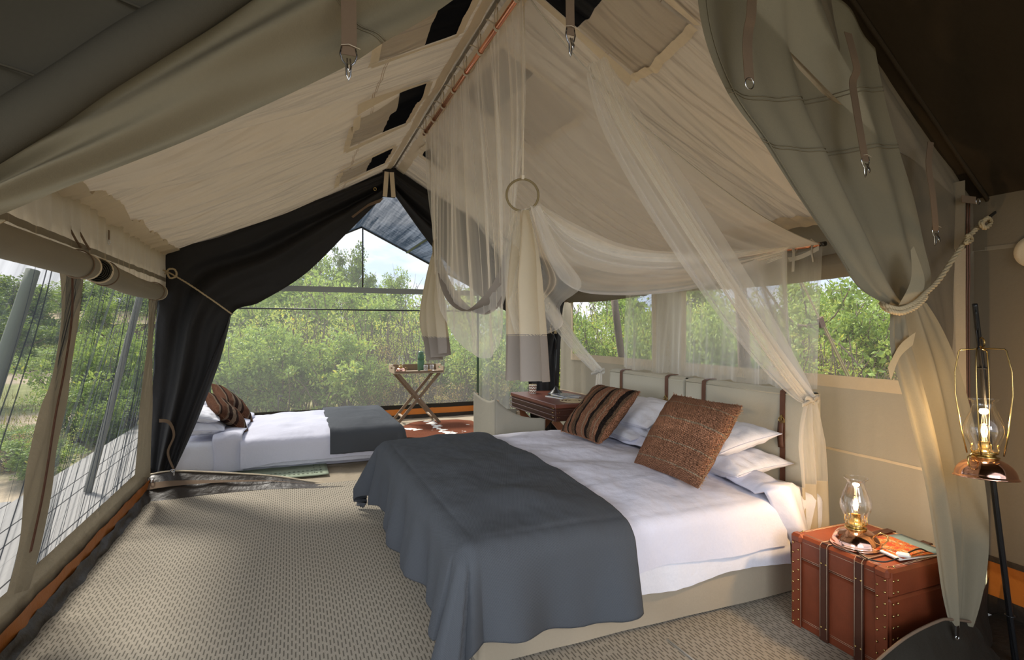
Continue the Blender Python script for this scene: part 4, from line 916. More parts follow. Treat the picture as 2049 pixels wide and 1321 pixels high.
corner(P(858, 272, x=1.03), P(1197, 742, x=2.60), [P(930, 380, x=1.3), P(1010, 500, x=1.65), P(1100, 620, x=2.1), P(1155, 695, x=2.4)], .05, [P(1197, 744, x=2.6), P(1196, 780, x=2.6), P(1195, 840, x=2.6), P(1195, 900, x=2.6)], .06, 'far gathered net curtain tied with a bow', V(.93, -.1, .35), .05)
fa = [P(1440, 545, y=2.22), P(1520, 655, y=2.20), P(1575, 735, y=2.19), P(1612, 790, y=2.19)]; fb_ = [P(1580, 492, x=2.92), P(1579, 600, x=2.90), P(1585, 700, x=2.85), P(1630, 800, x=2.75)]
MB().grid(lambda u, v: curve(fa, v).lerp(curve(fb_, v), u)+V(0, .02*math.sin(u*14+v*2)*(1-v), 0), 40, 40).build('corner_fan', M['netw'], net_)
# poles
o = root('copper_pole', (1.0, 3.3, 3.05), 'long copper pole tied under the tent ridge, carrying the net', 'pole')
pa, pb = P(848, 268, x=1.0), P(1072, -60, x=1.0)
MB().tube([pa, pa.lerp(pb, .5), pb], .014, 12).build('tube', M['copper'], o)
for k_ in range(8):
    c_ = pa.lerp(pb, .03+.125*k_); mb = MB().ring(c_, .019, .004, None, 14, 5).ring(c_+V(0, .012, 0), .019, .004, RZ(12), 14, 5)
    mb.tube([c_+V(-.015, 0, .01), c_+V(-.05, .01, .03), c_+V(-.07, -.02, .01)], .004, 4).tube([c_+V(-.015, 0, .01), c_+V(-.03, -.03, .04), c_+V(-.02, -.05, .09)], .003, 4); mb.tube([c_+V(0, 0, .015), c_+V(0, 0, .10)], .004, 4); mb.build('string_tie', M['string'], o)
o = root('copper_pole', (2.93, 3.3, 1.97), 'copper pole along the right wall above the windows, carrying the net', 'pole')
pa, pb = P(1651, 487, x=2.95), V(2.95, 4.45, 1.985)
MB().tube([pa, pb], .013, 12).build('tube', M['copper'], o); MB().tube([pa+V(0, -.001, 0), pa+V(0, .03, 0)], .0145, 12).build('end_cap', M['black'], o)
c_ = P(1590, 500, x=2.93); mb = MB().ring(c_, .018, .005, None, 14, 5); mb.grid(lambda u, v: c_+V(-.01-.03*v, -.02*v-.01+.02*u, -.14*v), 1, 8).grid(lambda u, v: c_+V(-.01, .015*(u-.5), .05*v), 1, 4).build('fabric_tie', M['wtape'], o)
# rings
def ring(c, R, Rz, lab, cords):
    o = root('curtain_ring', c, lab, 'ring', 'net rings'); MB().ring(c, R, .0055, RZ(Rz), 48, 8).build('bound_ring', M['ringm'], o)
    for k_, (a, b) in enumerate(cords): MB().tube([a, a.lerp(b, .5)+V(.002, 0, 0), b], .0028, 5).build('cord', M['string'], o)
    MB().box(c+V(0, 0, R+.008), (.014, .014, .02)).build('binding', M['string'], o)
c_ = P(1045, 390, x=1.0); ring(c_, .075, -20, 'bound ring in the near cord, with netting gathered through it', [(c_+V(0, 0, .08), P(1041, -90, x=1.0)), (c_+V(.003, 0, .08), P(1048, -90, x=1.0))])
c_ = P(871, 498, x=1.0); ring(c_, .075, 62, 'bound ring on the far cord, seen edge-on beside the open gable', [(c_+V(0, 0, .08), P(853, 272, x=1.0)), (c_+V(.003, 0, .08), P(856, 272, x=1.0))])
# ------------------------------------------------------------------ BED IN THE MESH ROOM
b2 = root('low_bed', (0, 6.8, 0), 'low double mattress in the rear mesh room behind the black flap', 'bed')
QX0, QX1, QY0, QY1, QT = -1.06, 1.06, 6.02, 7.58, .36
MB().box(((QX0+QX1)/2, (QY0+QY1)/2, .18), (QX1-QX0-.04, QY1-QY0-.04, .33), None, .05).build('mattress', M['white'], b2)
draped(QX0+.02, QX1-.02, QY0+.01, QY1-.01, QT-.015, (.0, .1, .30, .3), .04, .0, .004, 8, 31, 60, 60, flare=.0).build('sheet', M['pillow'], b2)
o = root('duvet', (.1, 6.8, .1), 'white duvet on the low bed in the mesh room', 'duvet')
draped(-.48, QX1-.02, QY0, QY1, QT, (0, .1, .31, .3), .08, .065, .012, 8, 33, 110, 90, flare=.02, hemw=.12).build('cover', M['white'], o)
MB().grid(lambda u, v: (lambda y, x: V(x, (QY0-.05-.02*math.sin(u*5)) if v < .25 else y, (lerp(.05, QT+.04, v/.25) if v < .25 else QT+.045+.03*math.sin(PI*u))))(lerp(QY0, QY1-.1, (v-.25)/.75), lerp(-.72, -.46, u)+.03*n1(v*6, 3)), 16, 60).build('turned_edge', M['white'], o, thick=.012)
tag(draped(.36, QX1+.0, QY0-.01, QY1+.01, QT+.055, (0, .34, .31, .3), .09, .045, .018, 9, 35, 90, 120, .02, .05, None, .1).build('throw_blanket', M['blanket'], thick=.008), 'charcoal throw across the foot of the low bed in the mesh room', 'blanket')
G = 'white pillows on the low bed'
pillow(frame((-.86, 6.36, .46), (0.0, 1, 0), (-1, 0, .05)), .62, .46, .15, 'lower white pillow of the front stack on the low bed', G, 5)
pillow(frame((-.90, 6.38, .59), (0.0, 1, 0), (-1, 0, .2)), .62, .46, .15, 'upper white pillow of the front stack on the low bed', G, 6)
pillow(frame((-.86, 7.12, .46), (0.0, 1, 0), (-1, 0, .05)), .62, .46, .15, 'lower white pillow of the rear stack on the low bed', G, 7)
pillow(frame((-.90, 7.14, .59), (0.0, 1, 0), (-1, 0, .2)), .62, .46, .15, 'upper white pillow of the rear stack on the low bed', G, 8)
for cx, cy, cz, lab, sd in ((-.66, 6.46, .575, 'brown and cream striped cushion nearer the black flap on the low bed', 41), (-.66, 7.08, .60, 'brown and cream striped cushion farther back on the low bed', 42)):
    Mx = frame((cx, cy, cz), (.35, -.80, -.34), (-.62, -.12, .62)); o = root('cushion', (cx, cy, .42), lab, 'cushion', 'striped cushions on the low bed')
    pillow_mb(.50, .46, .17, Mx, .05, 2.8, .008, sd).build('cover', M['c_brown'], o); fringe(.5, .46, Mx, (1, 3), .012, M['fringe'], o, 60, sd)
# ------------------------------------------------------------------ rugs
mb = MB(); mb.grid(lambda u, v: V(lerp(-.72, .33, u), lerp(5.62, 6.28, v), .028+.004*n2(u*9, v*7)), 30, 16)
o = root('cotton_rug', (-.2, 5.9, .01), 'pale green cotton rug with punched dashes beside the low bed', 'rug'); mb.build('weave', M['greenrug'], o, thick=.006)
mb = MB()
for i in range(22):
    for j, yy in enumerate((5.70, 5.80)): mb.box((-.62+i*.042, yy, .035), (.02, .008, .003))
for i in range(5): mb.box((.20, 5.72+i*.09, .035), (.008, .02, .003)).box((.26, 5.72+i*.09, .035), (.008, .02, .003))
mb.build('dash_pattern', simple('rug_dash', (.10, .12, .08), .9), o, kind='stuff')
hr = root('cowhide_rug', (1.95, 7.45, .015), 'reddish-brown cowhide rug with white markings under the tray table', 'rug')
def hide_r(t): return 1+.16*math.cos(4*t+.6)+.10*math.sin(3*t)+.07*math.cos(7*t)+.05*n1(t*5, 3)
mb = MB(); mb.grid(lambda u, v: V(1.95+.90*v*hide_r(u*2*PI)*math.cos(u*2*PI), 7.50+.80*v*hide_r(u*2*PI)*math.sin(u*2*PI), .032+.006*n2(math.cos(u*2*PI)*v*3, math.sin(u*2*PI)*v*3)), 120, 24); mb.build('hide', M['hide'], hr)
# ------------------------------------------------------------------ tray table
tt = root('tray_table', (1.77, 8.35, 0), 'folding wooden butler tray table by the rear mesh wall', 'table')
TX0, TX1, TY0, TY1, TZ = 1.40, 2.16, 8.10, 8.60, .80
MB().box(((TX0+TX1)/2, (TY0+TY1)/2, TZ), (TX1-TX0, TY1-TY0, .018), None, .003).build('tray_base', M['palewood'], tt)
for nm, c, d in (('tray_rim', ((TX0+TX1)/2, TY1-.008, TZ+.055), (TX1-TX0, .014, .10)), ('tray_rim', ((TX0+TX1)/2, TY0+.006, TZ+.016), (TX1-TX0, .012, .028))): MB().box(c, d, None, .002).build(nm, M['teak'], tt)
for xx in (TX0+.007, TX1-.007):      # end rims with hand holes
    mb = MB(); a, b = TY0, TY1; hz = TZ
    for (y0, y1, z0, z1) in ((a, a+.17, hz, hz+.095), (b-.17, b, hz, hz+.105), (a+.17, b-.17, hz, hz+.045), (a+.17, b-.17, hz+.08, hz+.12)): mb.box((xx, (y0+y1)/2, (z0+z1)/2), (.016, y1-y0+.001, z1-z0))
    mb.build('tray_end', M['palewood'], tt)
def slat(p, q, w_, t, up=V(0, 1, 0)):
    p, q = Vector(p), Vector(q); d = (q-p); L_ = d.length; d.normalize(); s_ = up.cross(d).normalized(); m = Matrix((s_, up, d)).transposed().to_4x4(); m.translation = (p+q)/2
    return MB().box((0, 0, 0), (w_, t, L_), None, .003), m
def add_slat(nm, p, q, w_, t, mat, par, up=V(0, 1, 0)):
    b, m = slat(p, q, w_, t, up); b.v = [m @ x for x in b.v]; return b.build(nm, mat, par)
for (y, o_) in ((8.13, .026), (8.56, -.026)):
    add_slat('leg', (1.46, y, .79), (2.10, y, .02), .045, .022, M['teak'], tt); add_slat('leg', (2.10, y+o_, .79), (1.44, y+o_, .02), .045, .022, M['teak'], tt)
    MB().lathe([(.008, -.003), (.008, .003)], (1.78, y-.014, .405), 10, RX(90), True).build('pivot', M['steel'], tt)
MB().box((1.545, 8.345, .13), (.035, .39, .018)).build('stretcher', M['palewood'], tt); MB().box((1.99, 8.345, .13), (.035, .40, .018)).build('stretcher', M['palewood'], tt)
def lantern(nm, base, s, lab, cat='lantern', grp=None, lit=True, cage=False, tilt=None, copper=None):
    o = root(nm, base, lab, cat, grp); T = TR(*base) @ (tilt or Matrix()) @ Matrix.Scale(s, 4)
    pr_ = [(.106, 0), (.114, .001), (.114, .006), (.108, .010), (.106, .024), (.100, .040), (.090, .055), (.076, .068), (.058, .078), (.042, .085)]
    mb = MB()     # fluted dome reservoir
    def f(u, v):
        r, z = pr_[0]; t = v*(len(pr_)-1); i = min(int(t), len(pr_)-2); q = t-i; r = lerp(pr_[i][0], pr_[i+1][0], q); z = lerp(pr_[i][1], pr_[i+1][1], q); a = u*2*PI
        rr = r*(1+(.0 if v < .15 or v > .9 else .009*math.cos(a*9))); return V(rr*math.cos(a), rr*math.sin(a), z)
    mb.grid(f, 96, 28, T); mb.lathe([(.105, 0), (.0, .0)], (0, 0, 0), 40, T); mb.build('reservoir', copper or M['copperp'], o)
    MB().lathe([(.042, .082), (.050, .086), (.050, .092), (.040, .095), (.034, .10), (.046, .104), (.048, .112), (.030, .116), (.022, .13), (.020, .15), (.022, .155)], (0, 0, 0), 32, T, False).build('burner', M['brass'], o)
    mb = MB()
    for k in range(8):
        a = k*PI/4; mb.tube([V(.044*math.cos(a), .044*math.sin(a), .105), V(.050*math.cos(a), .050*math.sin(a), .12), V(.047*math.cos(a), .047*math.sin(a), .145)], .0022, 5, True, T)
    mb.build('prong', M['brass'], o, kind='stuff')
    g = [(.046, .108), (.047, .125), (.054, .15), (.067, .18), (.072, .202), (.069, .232), (.057, .265), (.044, .297), (.039, .318), (.043, .330), (.056, .340), (.055, .344)]
    MB().lathe(g, (0, 0, 0), 44, T).build('glass_chimney', M['glass'], o)
    MB().ring(V(0, 0, 0), .0495, .0022, TR(0, 0, .340) @ RX(90), 40, 6).build('chimney_lip', M['glass'], o) if 0 else None
    # side handle
    MB().tube([T @ V(.078, 0, .062), T @ V(.105, 0, .085), T @ V(.130, 0, .080), T @ V(.136, 0, .055), T @ V(.118, 0, .03), T @ V(.100, 0, .022)], .0035*s, 8).build('handle', M['brass'], o) if not cage else MB().tube([T @ V(-.06, 0, .09), T @ V(-.095, 0, .105), T @ V(-.125, 0, .09), T @ V(-.120, 0, .06), T @ V(-.10, 0, .04)], .0035*s, 8).build('handle', M['brass'], o)
    if lit:
        MB().lathe([(.0, .235), (.012, .232), (.022, .218), (.024, .203), (.018, .185), (.012, .172), (.012, .15)], (0, 0, 0), 24, T).build('bulb', M['glass'], o)
        mb = MB()
        for k in range(4):
            a = k*PI/2+.4; mb.tube([V(.006*math.cos(a), .006*math.sin(a), .178), V(.010*math.cos(a), .010*math.sin(a), .20), V(.006*math.cos(a), .006*math.sin(a), .224)], .0020, 5, True, T)
        mb.build('filament', M['fil'], o)
        ld = bpy.data.lights.new('bulb_glow', 'POINT'); ld.energy = 6 if cage else 14; ld.color = (1, .66, .33); ld.shadow_soft_size = .02
        lo = bpy.data.objects.new('bulb_glow', ld); col.objects.link(lo); lo.location = T @ V(0, 0, .255)
    if cage:
        mb = MB()
        for k in range(4):
            a = k*PI/2+.25; cx, sy = math.cos(a), math.sin(a)
            mb.tube([V(.062*cx, .062*sy, .10), V(.080*cx, .080*sy, .20), V(.098*cx, .098*sy, .36), V(.098*cx, .098*sy, .46), V(.082*cx, .082*sy, .555), V(.075*cx, .075*sy, .562), V(.0, .0, .565)], .0032, 6, True, T)
        mb.ring(V(0, 0, .592), .022, .0038, None, 20, 6); mb.v[-20*6-6:] = [T @ q for q in mb.v[-20*6-6:]]
        mb.build('wire_cage', M['brass'], o)
    return o
lantern('oil_lantern', (1.53, 8.30, .812), .72, 'small copper lantern with clear chimney on the tray table', lit=False)
o = root('thermos_flask', (1.87, 8.42, .812), 'green metal thermos flask standing on the tray table', 'flask')
MB().lathe([(.0, 0), (.050, 0), (.052, .006), (.052, .155), (.048, .165)], (1.87, 8.42, .812), 28).build('body', M['flask'], o); MB().lathe([(.048, .165), (.051, .168), (.050, .20), (.047, .24), (.042, .25)], (1.87, 8.42, .812), 28).build('collar', M['flask'], o)
MB().lathe([(.042, .25), (.043, .252), (.042, .29), (.036, .30), (.0, .30)], (1.87, 8.42, .812), 28).build('cap', simple('cap_green', (.09, .17, .10), .3), o)
tag(MB().lathe([(.0, 0), (.14, 0), (.142, .008), (.0, .008)], (1.96, 8.24, .811), 36).build('board', M['palewood'], None), 'thin round wooden board under the glasses on the tray table', 'board')
for x, y, lab in ((1.905, 8.24, 'clear tumbler, left of the two glasses on the tray table'), (2.005, 8.26, 'clear tumbler, right of the two glasses on the tray table')):
    o = root('tumbler', (x, y, .82), lab, 'glass', 'tumblers on the tray table'); MB().lathe([(.0, .004), (.028, .004), (.030, 0), (.033, .03), (.036, .085), (.034, .085), (.030, .01), (.0, .01)], (x, y, .82), 24).build('cup', M['glass'], o)
    MB().ring(V(x, y, .905), .035, .0018, RX(90), 24, 5).build('rim', M['steel'], o)
tag(MB().lathe([(0, 0), (.028, 0), (.032, .012), (.025, .02), (0, .02)], (1.955, 8.18, .82), 20).build('coaster_snack', simple('amber_biscuit', (.45, .25, .07), .6)), 'small round amber biscuit in front of the glasses on the tray', 'biscuit')
# ------------------------------------------------------------------ desk and what stands on it
dk_ = root('writing_desk', (2.58, 5.0, 0), 'reddish leather-covered campaign desk with crossed wooden legs', 'desk')
DX0, DX1, DY0, DY1, DZ = 2.24, 2.88, 4.46, 5.56, .76
MB().box(((DX0+DX1)/2, (DY0+DY1)/2, DZ-.02), (DX1-DX0, DY1-DY0, .04), None, .006).build('top', leather('desk_leather', (.15, .045, .026), .4), dk_)
MB().box(((DX0+DX1)/2, (DY0+DY1)/2, DZ-.10), (DX1-DX0-.02, DY1-DY0-.02, .12), None, .004).build('apron', M['leatherd'], dk_)
for k, zz in enumerate((.705, .655, .610)):
    for (c, d) in ((((DX0-.004), (DY0+DY1)/2, zz), (.012, DY1-DY0, .010)), (((DX0+DX1)/2, DY0-.004, zz), (DX1-DX0, .012, .010))): MB().box(c, d, None, .003).build('rib', M['leatherd'], dk_)
mb = MB()
for y in (DY0, DY1):
    for i in range(4):
        for j in range(2): mb.lathe([(.004, 0), (.003, .002), (0, .003)], (DX0-.010, y+(.02+.02*j)*(1 if y == DY0 else -1), .60+.042*i), 8, RY(-90)); mb.lathe([(.004, 0), (.003, .002), (0, .003)], (DX0+.02+.02*j, DY0-.010, .60+.042*i), 8, RX(90))
mb.build('stud', M['brass'], dk_, kind='stuff')
for y in (DY0+.10, DY1-.10):
    add_slat('leg', (DX0+.04, y, .60), (DX1-.06, y, .0), .065, .03, M['redwood'], dk_); add_slat('leg', (DX1-.06, y+.032, .60), (DX0+.04, y+.032, .0), .065, .03, M['redwood'], dk_)
MB().box(((DX0+DX1)/2, (DY0+DY1)/2, .30), (.03, DY1-DY0-.2, .05)).build('stretcher', M['redwood'], dk_)
o = root('desk_lamp', (2.62, 5.2, DZ), 'black gooseneck desk lamp with stepped round base on the desk', 'lamp')
MB().lathe([(0, 0), (.085, 0), (.088, .008), (.075, .016), (.068, .018), (.064, .028), (.050, .034), (.046, .044), (.030, .052), (.022, .07), (.010, .078), (.008, .10)], (2.62, 5.2, DZ), 32).build('base', M['black'], o)
c_ = V(2.62, 5.2, DZ); MB().tube([c_+V(0, 0, .08), c_+V(0, 0, .48)], .009, 10).build('stem', M['black'], o)
MB().tube([c_+V(0, 0, .48), c_+V(0, 0, .58), c_+V(-.03, .0, .64), c_+V(-.09, .0, .665), c_+V(-.15, .0, .64), c_+V(-.17, 0, .60)], .006, 8).build('gooseneck', M['black'], o)
MB().lathe([(.012, .02), (.02, .01), (.03, 0), (.055, -.04), (.065, -.075)], c_+V(-.17, 0, .59), 24).build('lamp_shade', M['black'], o, thick=.002)
o = root('chevron_cup', (2.42, 5.36, DZ), 'white cup with brown zigzag pattern on the desk corner', 'cup')
def cupm():
    k = N('zigzag_cup'); uv = k.coord('UV'); sp = k.n('SeparateXYZ'); k.l(uv, sp.inputs[0])
    tri = k.math('ABSOLUTE', k.math('SUBTRACT', k.math('FRACT', k.math('MULTIPLY', sp.outputs[0], 9)), .5)); f = k.math('FRACT', k.math('ADD', k.math('MULTIPLY', sp.outputs[1], 3.2), k.math('MULTIPLY', tri, .9)))
    return k.done(k.bsdf(k.mix(k.math('GREATER_THAN', f, .52), (.75, .70, .62), (.20, .085, .045)), .35))
MB().grid(lambda u, v: V(2.42+lerp(.036, .043, v)*math.cos(2*PI*u), 5.36+lerp(.036, .043, v)*math.sin(2*PI*u), DZ+.002+.095*v), 40, 8).build('body', cupm(), o, thick=.002)
MB().ring(V(2.42, 5.36, DZ+.097), .043, .0022, RX(90), 30, 6).build('gold_rim', M['brass'], o)
MB().lathe([(0, .0), (.036, .0), (.036, .004), (0, .004)], (2.42, 5.36, DZ+.001), 24).build('base', M['plastic'], o)
def magazine(nm, c, w_, d_, h_, Rz, cover, lab, cat='magazine'):
    o = root(nm, c, lab, cat); T = TR(*c) @ RZ(Rz)
    mb = MB(); mb.box((0, 0, h_*.45), (w_, d_, h_*.85)); mb.v = [T @ q for q in mb.v]; mb.build('pages', simple('paper', (.72, .71, .68), .7), o)
    MB().grid(lambda u, v: V(w_*(u-.5)*1.01, d_*(v-.5)*1.01, h_*.92+.004*math.sin(PI*u)+.002*u), 10, 8, T).build('cover', cover, o, thick=.001); return o, T
def covm(nm, cols, sc_=5):
    k = N(nm); f = k.noise(k.coord('UV', (1.2, 1, 1)), sc_, 3, .6); return k.done(k.bsdf(k.ramp(f, cols), .25))
magazine('magazine', (2.55, 4.92, DZ+.001), .21, .29, .012, 12, covm('dark_wildlife_cover', [(.38, (.02, .03, .05)), (.48, (.10, .13, .20)), (.56, (.45, .33, .04)), (.62, (.30, .32, .36))], 4), 'dark glossy magazine with yellow and blue picture on the desk')
magazine('magazine', (2.60, 4.93, DZ+.016), .20, .27, .008, 4, covm('grey_cover', [(.4, (.05, .05, .06)), (.52, (.25, .25, .28)), (.62, (.10, .10, .13))], 4), 'grey glossy magazine lying on top of the dark one on the desk')
o = root('woven_mat', (2.52, 4.60, DZ), 'round coiled straw mat at the near end of the desk', 'mat')
mb = MB(); pts = [V(2.52+(.012+.0021*t*6)*math.cos(t*.75*PI), 4.62+(.012+.0021*t*6)*math.sin(t*.75*PI), DZ+.006) for t in [i*.07 for i in range(150)]]
mb.tube(pts, .006, 6); mb.build('coil', M['rope'], o)
o = root('curtain_tassel', P(1105, 672, x=2.6), 'pair of small cream rope tassels hanging above the desk lamp', 'tassel')
for dx in (-.03, .03):
    a = P(1106, 655, y=5.5)+V(dx, 0, 0); mb = MB().tube([a+V(-dx*.8, 0, .09), a], .004, 5); mb.lathe([(.004, .0), (.010, -.01), (.007, -.025), (.018, -.07), (.0, -.07)], a, 12); mb.build('tassel', M['rope'], o)
# ------------------------------------------------------------------ canvas armchair at the desk
ch = root('canvas_armchair', (1.9, 4.72, 0), 'low canvas sling armchair seen from behind, drawn up to the desk', 'chair')
CX0, CX1, CY0, CY1 = 1.66, 2.10, 4.44, 5.01
for x, z in ((CX0, .84), (CX1, .64)):
    for y in (CY0, CY1): MB().box((x, y, z/2), (.032, .032, z-.01), None, .004).build('leg', M['palewood'], ch)
MB().grid(lambda u, v: V(CX0-.020+.02*math.sin(PI*u)*(v > .0)*v, lerp(CY0-.018, CY1+.018, u), lerp(.36, .845, v)-.045*math.sin(PI*u)*v), 26, 20).build('back_canvas', M['chairc'], ch, thick=.008)
for y, sg in ((CY0-.018, -1), (CY1+.018, 1)):
    def top(u): return lerp(.845, .655, 1-(1-u)**2.6) if u < .9 else lerp(.6571, .64, (u-.9)*10)
    MB().grid(lambda u, v: V(lerp(CX0-.018, CX1+.02, u), y+sg*.004*n2(u*3, v*3), lerp(.40-.02*u, top(u), v)), 30, 12).build('side_canvas', M['chairc'], ch, thick=.008)
MB().grid(lambda u, v: V(lerp(CX0, CX1+.01, u), lerp(CY0, CY1, v), .42-.03*math.sin(PI*u)*math.sin(PI*v)), 14, 14).build('seat_canvas', M['chairc'], ch, thick=.008)
MB().box(((CX0+CX1)/2, CY0, .22), (CX1-CX0, .022, .03)).build('stretcher', M['palewood'], ch); MB().box(((CX0+CX1)/2, CY1, .22), (CX1-CX0, .022, .03)).build('stretcher', M['palewood'], ch)
# ------------------------------------------------------------------ leather trunk
tr = root('leather_trunk', (2.5, 1.72, 0), 'tan leather trunk with stitched dark straps and brass studs used as bedside table', 'trunk')
KX0, KX1, KY0, KY1, KZ = 2.28, 2.74, 1.475, 1.935, .458
MB().box(((KX0+KX1)/2, (KY0+KY1)/2, .16+.01), (KX1-KX0, KY1-KY0, .33), None, .010).build('body', M['leather'], tr)
MB().box(((KX0+KX1)/2, (KY0+KY1)/2, KZ-.06), (KX1-KX0+.012, KY1-KY0+.012, .118), None, .012).build('lid', M['leather'], tr)
xf = KX0-.010
for y in (1.60, 1.765):
    so = MB().box((xf, y, KZ/2), (.008, .042, KZ-.03)).box(((KX0+KX1)/2, y, KZ+.002), (KX1-KX0, .042, .006)).build('strap', M['leatherd'], tr)
    mb = MB()
    for s_ in (-.017, .017):
        mb.tube([V(xf-.005, y+s_, .03), V(xf-.005, y+s_, KZ-.006), V(xf+.006, y+s_, KZ+.0055), V(KX1, y+s_, KZ+.0055)], .0010, 4)
    mb.build('stitching', M['stitch'], so)
for y in (KY0+.028, KY1-.022):
    MB().box((xf+.001, y, KZ/2), (.006, .052, KZ-.02), None, .002).build('corner_band', M['leather'], tr)
    MB().box((xf+.016, y, KZ-.020), (.05, .062, .045), None, .012).build('corner_cap', M['leather'], tr)
mb = MB()
for y0, y1 in ((KY0+.055, 1.578), (1.622, 1.743), (1.787, KY1-.048)):
    for z in (KZ-.105, KZ-.112, .048, .055, KZ-.030): mb.tube([V(xf+.003 if z > .34 else xf+.009, y0, z), V(xf+.003 if z > .34 else xf+.009, y1, z)], .0009, 4)
for z0, z1 in ((.02, KZ-.04),): mb.tube([V(xf-.003, KY1-.049, z0), V(xf-.003, KY1-.049, z1)], .001, 4)
for q in (.016, .024): mb.tube([V(KX0+q, KY0+.05, KZ+.001), V(KX0+q, KY1-.05, KZ+.001)], .0009, 4); mb.tube([V(KX1-q, KY0+.02, KZ+.001), V(KX1-q, KY1-.02, KZ+.001)], .0009, 4); mb.tube([V(KX0+.05, KY0+q, KZ+.001), V(KX1-.03, KY0+q, KZ+.001)], .0009, 4); mb.tube([V(KX0+.05, KY1-q, KZ+.001), V(KX1-.03, KY1-q, KZ+.001)], .0009, 4)
mb.build('stitching', M['stitch'], tr, kind='stuff')
mb = MB(); st = [(.005, 0), (.0045, .002), (.002, .0038), (0, .004)]
for i in range(9):
    z = .03+i*.048
    for y in (KY0+.012, KY0+.044, KY1-.008, KY1-.036): mb.lathe(st, (xf-.004, y, z+(.02 if y in (KY0+.044, KY1-.036) else 0)), 8, RY(-90))
for i in range(9):
    for x in (KX0+.012, KX0+.04): mb.lathe(st, (x, KY0-.007, .03+i*.048), 8, RX(90))
for y in (1.60, 1.765):
    for z in (.075, KZ-.088):
        for d in (-.012, .012): mb.lathe(st, (xf-.004, y+d, z), 8, RY(-90))
for q in ((KX0+.02, KY0+.02), (KX0+.05, KY0+.015), (KX0+.02, KY1-.02), (KX0+.045, KY1-.012)): mb.lathe(st, (q[0], q[1], KZ+.001), 8)
mb.build('stud', M['brass'], tr, kind='stuff')
lp = V(2.392, 1.70, KZ+.007); lantern('table_lantern', lp, .90, 'lit copper oil-style lantern with glass chimney on the leather trunk', tilt=RZ(-62))
def foodcover():
    k = N('red_food_cover'); uv = k.coord('UV'); sp = k.n('SeparateXYZ'); k.l(uv, sp.inputs[0]); f = k.noise(k.coord('UV', (2.2, 2, 1)), 3, 4, .6)
    f3 = k.noise(k.coord('UV', (9, 9, 1)), 3, 2, .6)
    cc = k.ramp(k.math('ADD', k.math('MULTIPLY', f, .7), k.math('MULTIPLY', f3, .3)), [(.35, (.30, .025, .012)), (.47, (.33, .05, .02)), (.51, (.45, .20, .04)), (.55, (.12, .03, .015)), (.60, (.50, .38, .25)), (.66, (.28, .03, .015))])
    top = k.math('GREATER_THAN', sp.outputs[0], .70); cc = k.mix(top, cc, (.16, .27, .36)); ed = k.math('LESS_THAN', sp.outputs[0], .06); cc = k.mix(ed, cc, (.75, .72, .68)); return k.done(k.bsdf(cc, .22))
mo, T = magazine('magazine', (2.545, 1.60, KZ+.008), .27, .22, .007, -8, foodcover(), 'magazine with red food cover and blue masthead on the leather trunk')
wt = simple('white_ink', (.80, .78, .72), .4); mb = MB()      # print too small to read in the photograph: masthead and cover lines as plain marks
for q, (yy, ww) in enumerate(((-.055, .026), (-.026, .022), (.002, .024), (.032, .020), (.058, .016))): mb.lathe([(0, 0), (ww*.55, 0), (ww*.55, .0006), (0, .0006)], (.092, -yy, .0092), 14, Matrix.Scale(1.25, 4, (1, 0, 0)))
for k in range(15): mb.box((.014, .062-k*.0088, .0112), (.010, .0058, .0006))
for k in range(12): mb.box((-.006, .050-k*.0088, .0112), (.005, .0060, .0006))
mb.box((-.098, 0, .0088), (.0025, .16, .0005))
mb.v = [T @ q for q in mb.v]; mb.build('cover_print', wt, mo)
o = root('inline_switch', (2.40, 1.55, KZ+.01), 'white inline cord switch on black cable lying on the magazine', 'switch')
sp_ = P(1807, 1110, z=KZ+.030); MB().box(sp_, (.050, .024, .018), RZ(-52), .006).build('housing', M['plastic'], o); MB().box(sp_+V(.006, -.012, .004), (.018, .010, .014), RZ(-52), .003).build('rocker', M['plastic'], o)
zc = KZ+.013
pts = [P(1705, 1082, z=zc+.02), P(1708, 1094, z=zc+.004), P(1732, 1116, z=zc), P(1768, 1124, z=zc), P(1797, 1117, z=zc+.014)]
MB().tube([curve(pts, i/30) for i in range(31)], .0034, 7).build('cable', M['black'], o)
pts = [P(1817, 1106, z=zc+.016), P(1828, 1101, z=zc+.018), P(1842, 1098, z=zc+.018), P(1858, 1105, z=zc+.006), V(2.62, 1.49, KZ+.01), V(2.76, 1.50, KZ-.02), V(2.78, 1.52, .2), V(2.80, 1.54, .03)]
MB().tube([curve(pts, i/50) for i in range(51)], .0034, 7).build('cable', M['black'], o)
# ------------------------------------------------------------------ shepherd's-crook pole with hanging lantern
po = root('lamp_pole', P(2034, 1316, y=1.33), 'slim black pole leaning at the right wall, holding the hanging lantern', 'pole')
pp = [P(2038, 1350, y=1.33), P(2030, 1310, y=1.33), P(2010, 1150, y=1.34), P(1988, 975, y=1.35), P(1975, 850, y=1.36), P(1966, 740, y=1.36), P(1956, 660, y=1.35), P(1950, 608, y=1.34)]
MB().tube([curve(pp, i/50) for i in range(51)], [.0125-.003*i/50 for i in range(51)], 10).build('shaft', M['black'], po)
MB().ring(curve(pp, .72), .015, .004, RX(90), 16, 6).build('cable_tie', M['black'], po); MB().ring(curve(pp, .22), .015, .004, RX(90), 16, 6).build('cable_tie', M['black'], po)
MB().tube([curve(pp, .95-.95*i/40)+V(-.014-.006*math.sin(i*.3), -.008, 0) for i in range(41)], .003, 6).build('cable', M['black'], po)
a = P(1958, 700, y=1.30); MB().tube([curve(pp, .87), a+V(0, 0, .006), a], .004, 6).build('hook', M['black'], po)
lb = P(1972, 956, y=1.29)
